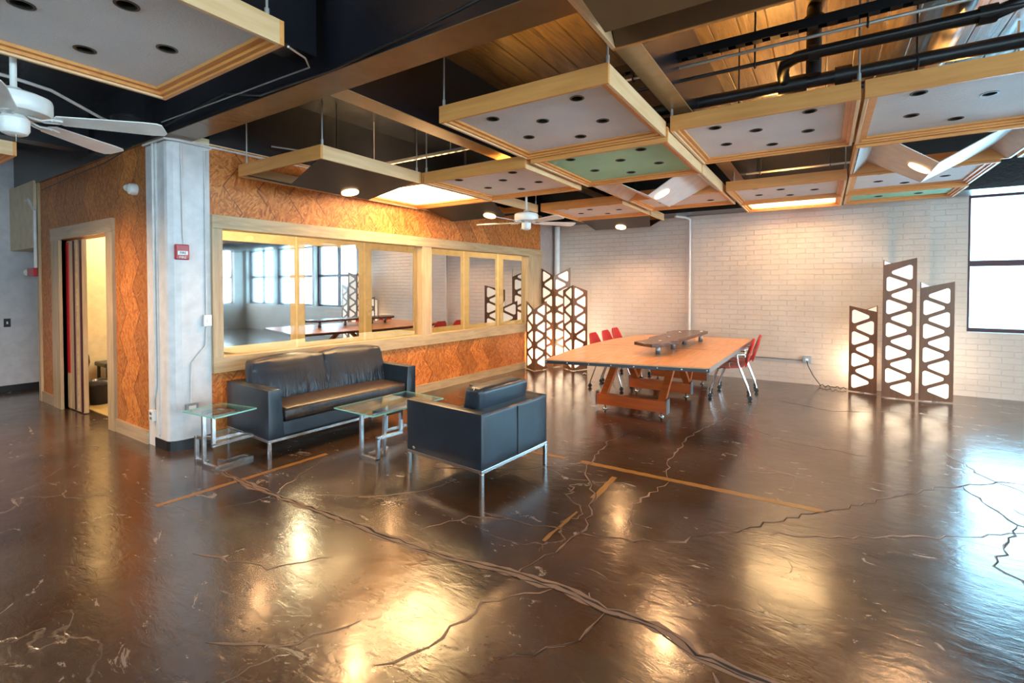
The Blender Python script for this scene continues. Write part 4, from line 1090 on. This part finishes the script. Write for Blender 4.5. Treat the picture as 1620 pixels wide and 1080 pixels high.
def screen(label, faces, group, lamp=5.5):
    """faces: list of (p, q, height at p, height at q, first triangle side)"""
    vs = {tuple(v) for f in faces for v in (f[0], f[1])}; cx = sum(v[0] for v in vs)/3; cy = sum(v[1] for v in vs)/3
    root = thing('lit_screen', (cx,cy,0), 0, label, 'lit screen', group)
    for k, (p, q, hp, hq, side) in enumerate(faces):
        W = math.hypot(q[0]-p[0], q[1]-p[1]); ang = math.atan2(q[1]-p[1], q[0]-p[0])
        outer = [(0.004,0.012),(W-0.004,0.012),(W-0.004,hq),(0.004,hp)]
        pitch = 0.155; holes = []; hmin = min(hp,hq)
        z = 0.19 if False else 0.155; sd_ = side
        z = 0.150 if hmin > 1.2 else 0.152
        while True:
            hl = hp+(hq-hp)*((0.2 if not sd_ else 0.8))
            if z+0.112 > hl: break
            if sd_: holes.append(rtri(0.15*W,0.87*W,z,0.228,True))
            else: holes.append(rtri(0.11*W,0.83*W,z,0.228,False))
            z += pitch; sd_ = not sd_
        m = plate_with_holes(outer, holes, -0.008, 0.0)
        mat = Matrix.Translation((p[0]-cx,p[1]-cy,0)) @ Matrix.Rotation(ang,4,'Z') @ Matrix.Rotation(R(90),4,'X')
        for v in m.bm.verts: v.co = mat @ v.co
        pn = m.build('pierced_side', M['screenwood'], root)
        m = MB(); dd = 0.012
        m.prism([(0.012,0.014),(W-0.012,0.014),(W-0.012,hq-0.012),(0.012,hp-0.012)], -dd, -dd+0.002)
        for v in m.bm.verts: v.co = mat @ v.co
        m.build('diffuser_sheet', M['diffuser'], root)
    MB().lathe([(0.03,0.0),(0.03,0.02),(0.025,0.10),(0.032,0.16),(0.02,0.2)],(0,0,0.0),16).build('lamp_holder', M['whiteplastic'], root, smooth=True)
    l = bpy.data.lights.new('screen_lamp','POINT'); l.energy = lamp; l.color = (1.0,0.80,0.56); l.shadow_soft_size = 0.05
    o = bpy.data.objects.new('screen_lamp', l); C.objects.link(o); o.location = (cx,cy,0.38)
    return root
def tri(p, q, far, side, H):
    """prism footprint: faces p-q (towards the viewer), q-r, r-p"""
    r = far
    return [(p,q,*H[0]), ((q,r) if side == 'right' else (r,p)) + tuple(H[1])]
GR = 'lit pierced screens at the right'
GL = 'lit pierced screens at the left'
screen('short lit screen, leftmost of the right trio', tri((0.31,8.48),(0.64,8.42),(0.47,8.70),'right',((1.235,1.155,False),(1.245,1.15,False))), GR)
screen('tall lit screen, middle of the right trio', tri((0.675,8.25),(1.035,8.235),(0.89,8.55),'left',((1.80,1.89,True),(1.79,1.87,True))), GR)
screen('lit screen of middle height, rightmost of the right trio', tri((1.065,8.255),(1.425,8.32),(1.26,8.60),'left',((1.49,1.575,True),(1.49,1.57,True))), GR)
def vee(p, q, r, hp, hq, hr, s1, s2):
    return [(p,q,hp,hq,s1),(q,r,hq,hr,s2)]
screen('short lit screen beside the end of the glazed partition', vee((-4.60,7.62),(-4.32,7.42),(-4.22,7.72),1.245,1.10,1.245,False,True), GL)
screen('tallest lit screen behind the short one at the left', vee((-4.58,8.15),(-4.22,7.98),(-4.02,8.28),1.855,1.70,1.865,False,True), GL)
screen('lit screen with peaked top partly behind the left table corner', vee((-4.04,8.0),(-3.74,7.80),(-3.60,8.12),1.44,1.53,1.43,True,False), GL)
tag(autosmooth(MB().lathe([(0.03,0.0),(0.034,0.015),(0.015,0.03),(0.006,0.035)],(-3.42,7.6,0),16).build('floor_plug', M['chrome'])), 'small metal floor plug in front of the peaked left screen', 'floor plug')

# ------------------------------------------------------------ room behind the glass: table, chairs, bench, bin
it = thing('meeting_table', (-6.1,4.3,0), 0, 'dark edged white table behind the partition glass', 'table')
MB().box(-0.45,0.45,-1.3,1.9,0.70,0.73).build('tabletop', M['whitepipe'], it, bevel=0.004)
for x in (-0.38,0.38):
    for y in (-1.2,1.8): MB().box(x-0.02,x+0.02,y-0.02,y+0.02,0.006,0.70).build('leg', M['gunmetal'], it)
place((-5.45,3.05,0.006), 0.1, 'red chair behind the leftmost pane of partition glass', 'red chairs behind the glass')
place((-5.42,3.95,0.006), -0.1, 'red chair behind the second pane of partition glass', 'red chairs behind the glass')
bn = thing('bench', (-8.36,2.80,0.006), 0, 'black bench seen through the open doorway', 'bench')
MB().box(-0.20,0.20,-0.30,0.85,0.40,0.46).build('bench_seat', M['leather'], bn, bevel=0.015)
for x in (-0.16,0.16):
    for y in (-0.26,0.28,0.80): MB().box(x-0.015,x+0.015,y-0.015,y+0.015,0,0.40).build('leg', M['black'], bn)
fc = thing('folding_chair', (-8.22,2.27,0.006), R(8), 'black chair back leaning beside the bench in the doorway', 'chair')
m = MB(); m.prism([(-0.02,0.30),(0.08,0.33),(0.17,0.52),(0.15,0.60),(0.0,0.76),(-0.20,0.76),(-0.22,0.32)], -0.02, 0.02, Matrix.Rotation(R(90),4,'X')); m.build('chair_shell', M['black'], fc, bevel=0.006)
m = MB(); m.tube([(0.08,0.0,0.34),(0.02,0.0,0.0)],0.012,8); m.tube([(-0.16,0.0,0.34),(-0.22,0.0,0.0)],0.012,8); m.tube([(0.0,0.0,0.34),(0.05,0.14,0.0)],0.012,8); m.build('chair_legs', M['black'], fc)
tc = thing('waste_bin', (-7.83,2.34,0.006), 0, 'black waste bin with liner standing in the doorway', 'bin')
autosmooth(MB().lathe([(0.10,0),(0.125,0.28),(0.118,0.28),(0.095,0.01)],seg=20).build('bin_body', M['black'], tc))
m = MB(); m.lathe([(0.128,0.24),(0.135,0.26),(0.130,0.305),(0.118,0.30),(0.116,0.24)],seg=20)
for i, v in enumerate(m.bm.verts): v.co.z += 0.010*math.sin(i*2.1)
m.build('bin_liner', plain('grey_liner', (0.06,0.06,0.07), 0.25), tc, smooth=True)
il = thing('ceiling_lamp', (-6.9,4.6,2.865), 0, 'round ceiling lamp in the cream room behind the glass', 'lamp')
autosmooth(MB().lathe([(0.20,-0.06),(0.22,-0.04),(0.22,0.0)],seg=28).build('lamp_shade', mat_diffuser('room_lamp_shade',(1.0,0.85,0.55),2.0), il))
for (x,y,e) in ((-6.9,4.6,48),(-7.7,3.0,46),(-5.9,7.0,24)):
    l = bpy.data.lights.new('room_lamp','POINT'); l.energy = e; l.color = (1.0,0.83,0.52); l.shadow_soft_size = 0.2
    o = bpy.data.objects.new('room_lamp', l); C.objects.link(o); o.location = (x,y,2.6)

# ------------------------------------------------------------ floor marks (all children of the floor)
def jagged(pts, n, amp, seed):
    rnd = random.Random(seed); out = []
    for a, b in zip(pts[:-1], pts[1:]):
        a = Vector(a); b = Vector(b); k = max(2,int((b-a).length*n))
        d = (b-a).normalized(); s = Vector((-d.y,d.x))
        for i in range(k):
            out.append(a+(b-a)*i/k + s*(rnd.uniform(-amp,amp) if i or out else 0))
    out.append(Vector(pts[-1])); return out
def ribbon(name, pts, w, mat, z=0.0012, taper=True, seed=1, var=0.5):
    rnd = random.Random(seed); m = MB(); rows = []; n = len(pts)
    for i, p in enumerate(pts):
        d = (pts[min(i+1,n-1)]-pts[max(i-1,0)]).normalized(); s = Vector((-d.y,d.x))
        ww = w*(1+rnd.uniform(-var,var))*(0.5)
        if taper: ww *= min(1.0, 0.25+6*min(i,n-1-i)/n)
        a = p+s*ww; b = p-s*ww
        rows.append((m.bm.verts.new((a.x,a.y,z)), m.bm.verts.new((b.x,b.y,z))))
    for i in range(n-1): m.bm.faces.new((rows[i][0],rows[i][1],rows[i+1][1],rows[i+1][0]))
    return m.build(name, M[mat], fl)
main = [(-4.6,2.03),(-4.16,2.005),(-3.61,1.99),(-3.0,2.004),(-2.5,2.02),(-2.06,2.03),(-1.70,2.062),(-1.40,2.116),(-1.13,2.15),(-0.84,2.122),(-0.61,2.145),(-0.425,2.06),(-0.195,2.06),(0.2,2.0),(1.0,2.03),(3.0,2.05)]
jm = jagged(main,18,0.012,3)
ribbon('floor_crack', jm, 0.055, 'crackfill', 0.0010, seed=2)
ribbon('floor_crack', [p+Vector((0,0.008)) for p in jm], 0.010, 'crackdark', 0.0018, seed=5, var=0.8)
ribbon('floor_crack', [p-Vector((0,0.016)) for p in jagged(main,14,0.010,9)], 0.006, 'crackdark', 0.0016, seed=8, var=0.8)
cr = [[(-1.347,2.12),(-1.247,2.553),(-1.245,2.824),(-1.399,3.283),(-1.662,3.7),(-1.752,4.417),(-1.683,4.951)],
      [(-1.9,2.6),(-1.6,2.62),(-0.945,2.79),(-0.691,2.953),(-0.455,3.238),(-0.1,3.713),(0.303,4.195),(0.767,4.812)],
      [(-0.455,3.238),(0.1,3.5),(0.7,3.9),(1.1,4.2)],
      [(-0.993,3.819),(-1.125,4.219),(-1.128,5.053),(-0.925,6.023)],
      [(-0.993,3.819),(-1.1,3.2),(-1.0,2.9)],
      [(-2.75,2.95),(-2.45,3.2),(-2.15,3.35),(-1.9,3.6)],
      [(-1.13,2.12),(-1.35,1.85),(-1.38,1.5),(-1.5,1.3)],
      [(-0.84,2.10),(-0.9,1.8),(-1.1,1.6)],
      [(0.9,4.9),(1.05,4.3),(1.5,4.0),(1.6,3.7)],[(1.05,4.3),(0.8,3.6),(1.0,3.2)],[(1.5,4.0),(2.2,4.2)],[(0.77,4.81),(1.2,5.2),(1.9,5.1)],
      [(0.95,5.8),(1.1,5.2),(1.4,4.8),(1.3,4.3)],
      [(-3.0,1.3),(-2.5,1.45),(-2.3,1.7)],[(-2.2,1.0),(-1.9,1.15),(-1.75,1.45)],
      [(1.3,4.6),(1.5,4.4),(1.75,4.5)],[(1.1,4.6),(1.25,4.15),(1.2,3.8)],[(1.4,5.1),(1.55,4.7),(1.9,4.6)],
      [(-2.1,2.2),(-1.95,2.5),(-1.7,2.62)],[(-2.8,2.3),(-2.5,2.6),(-2.4,2.9)],[(-0.3,1.6),(-0.2,1.8),(-0.35,2.0)],
      [(-0.5,7.3),(0.1,7.0),(0.8,7.4)],[(-1.0,6.1),(-0.3,5.4),(0.4,5.3)]]
for i, c in enumerate(cr):
    j = jagged(c,16,0.022,20+i)
    ribbon('floor_crack', j, 0.012, 'crackfill', 0.0012, seed=i, var=0.7)
    if i in (0,1,7,8,9,10,11): ribbon('floor_crack', [p+Vector((0.004,0.004)) for p in j], 0.005, 'crackdark', 0.0018, seed=i+50, var=0.8)
def stripe(pts, w, seed):
    rnd = random.Random(seed); a = Vector(pts[0]); b = Vector(pts[1]); n = int((b-a).length/0.05)
    d = (b-a).normalized(); s = Vector((-d.y,d.x)); m = MB(); rows = []
    for i in range(n+1):
        p = a+(b-a)*i/n; u = w/2+rnd.uniform(-0.005,0.005); v = w/2+rnd.uniform(-0.005,0.005)
        rows.append((m.bm.verts.new((p.x+s.x*u,p.y+s.y*u,0.0006)), m.bm.verts.new((p.x-s.x*v,p.y-s.y*v,0.0006))))
    for i in range(n): m.bm.faces.new((rows[i][0],rows[i][1],rows[i+1][1],rows[i+1][0]))
    m.build('painted_line', M['yellow'], fl)
stripe([(-1.75,3.82),(0.02,3.85)],0.065,1)
stripe([(-3.86,1.45),(-3.77,2.75)],0.05,2)
stripe([(-1.38,3.65),(-1.37,3.2)],0.045,3); stripe([(-1.38,2.95),(-1.39,2.5)],0.022,4)
stripe([(-2.4,3.80),(-1.9,3.82)],0.05,6)
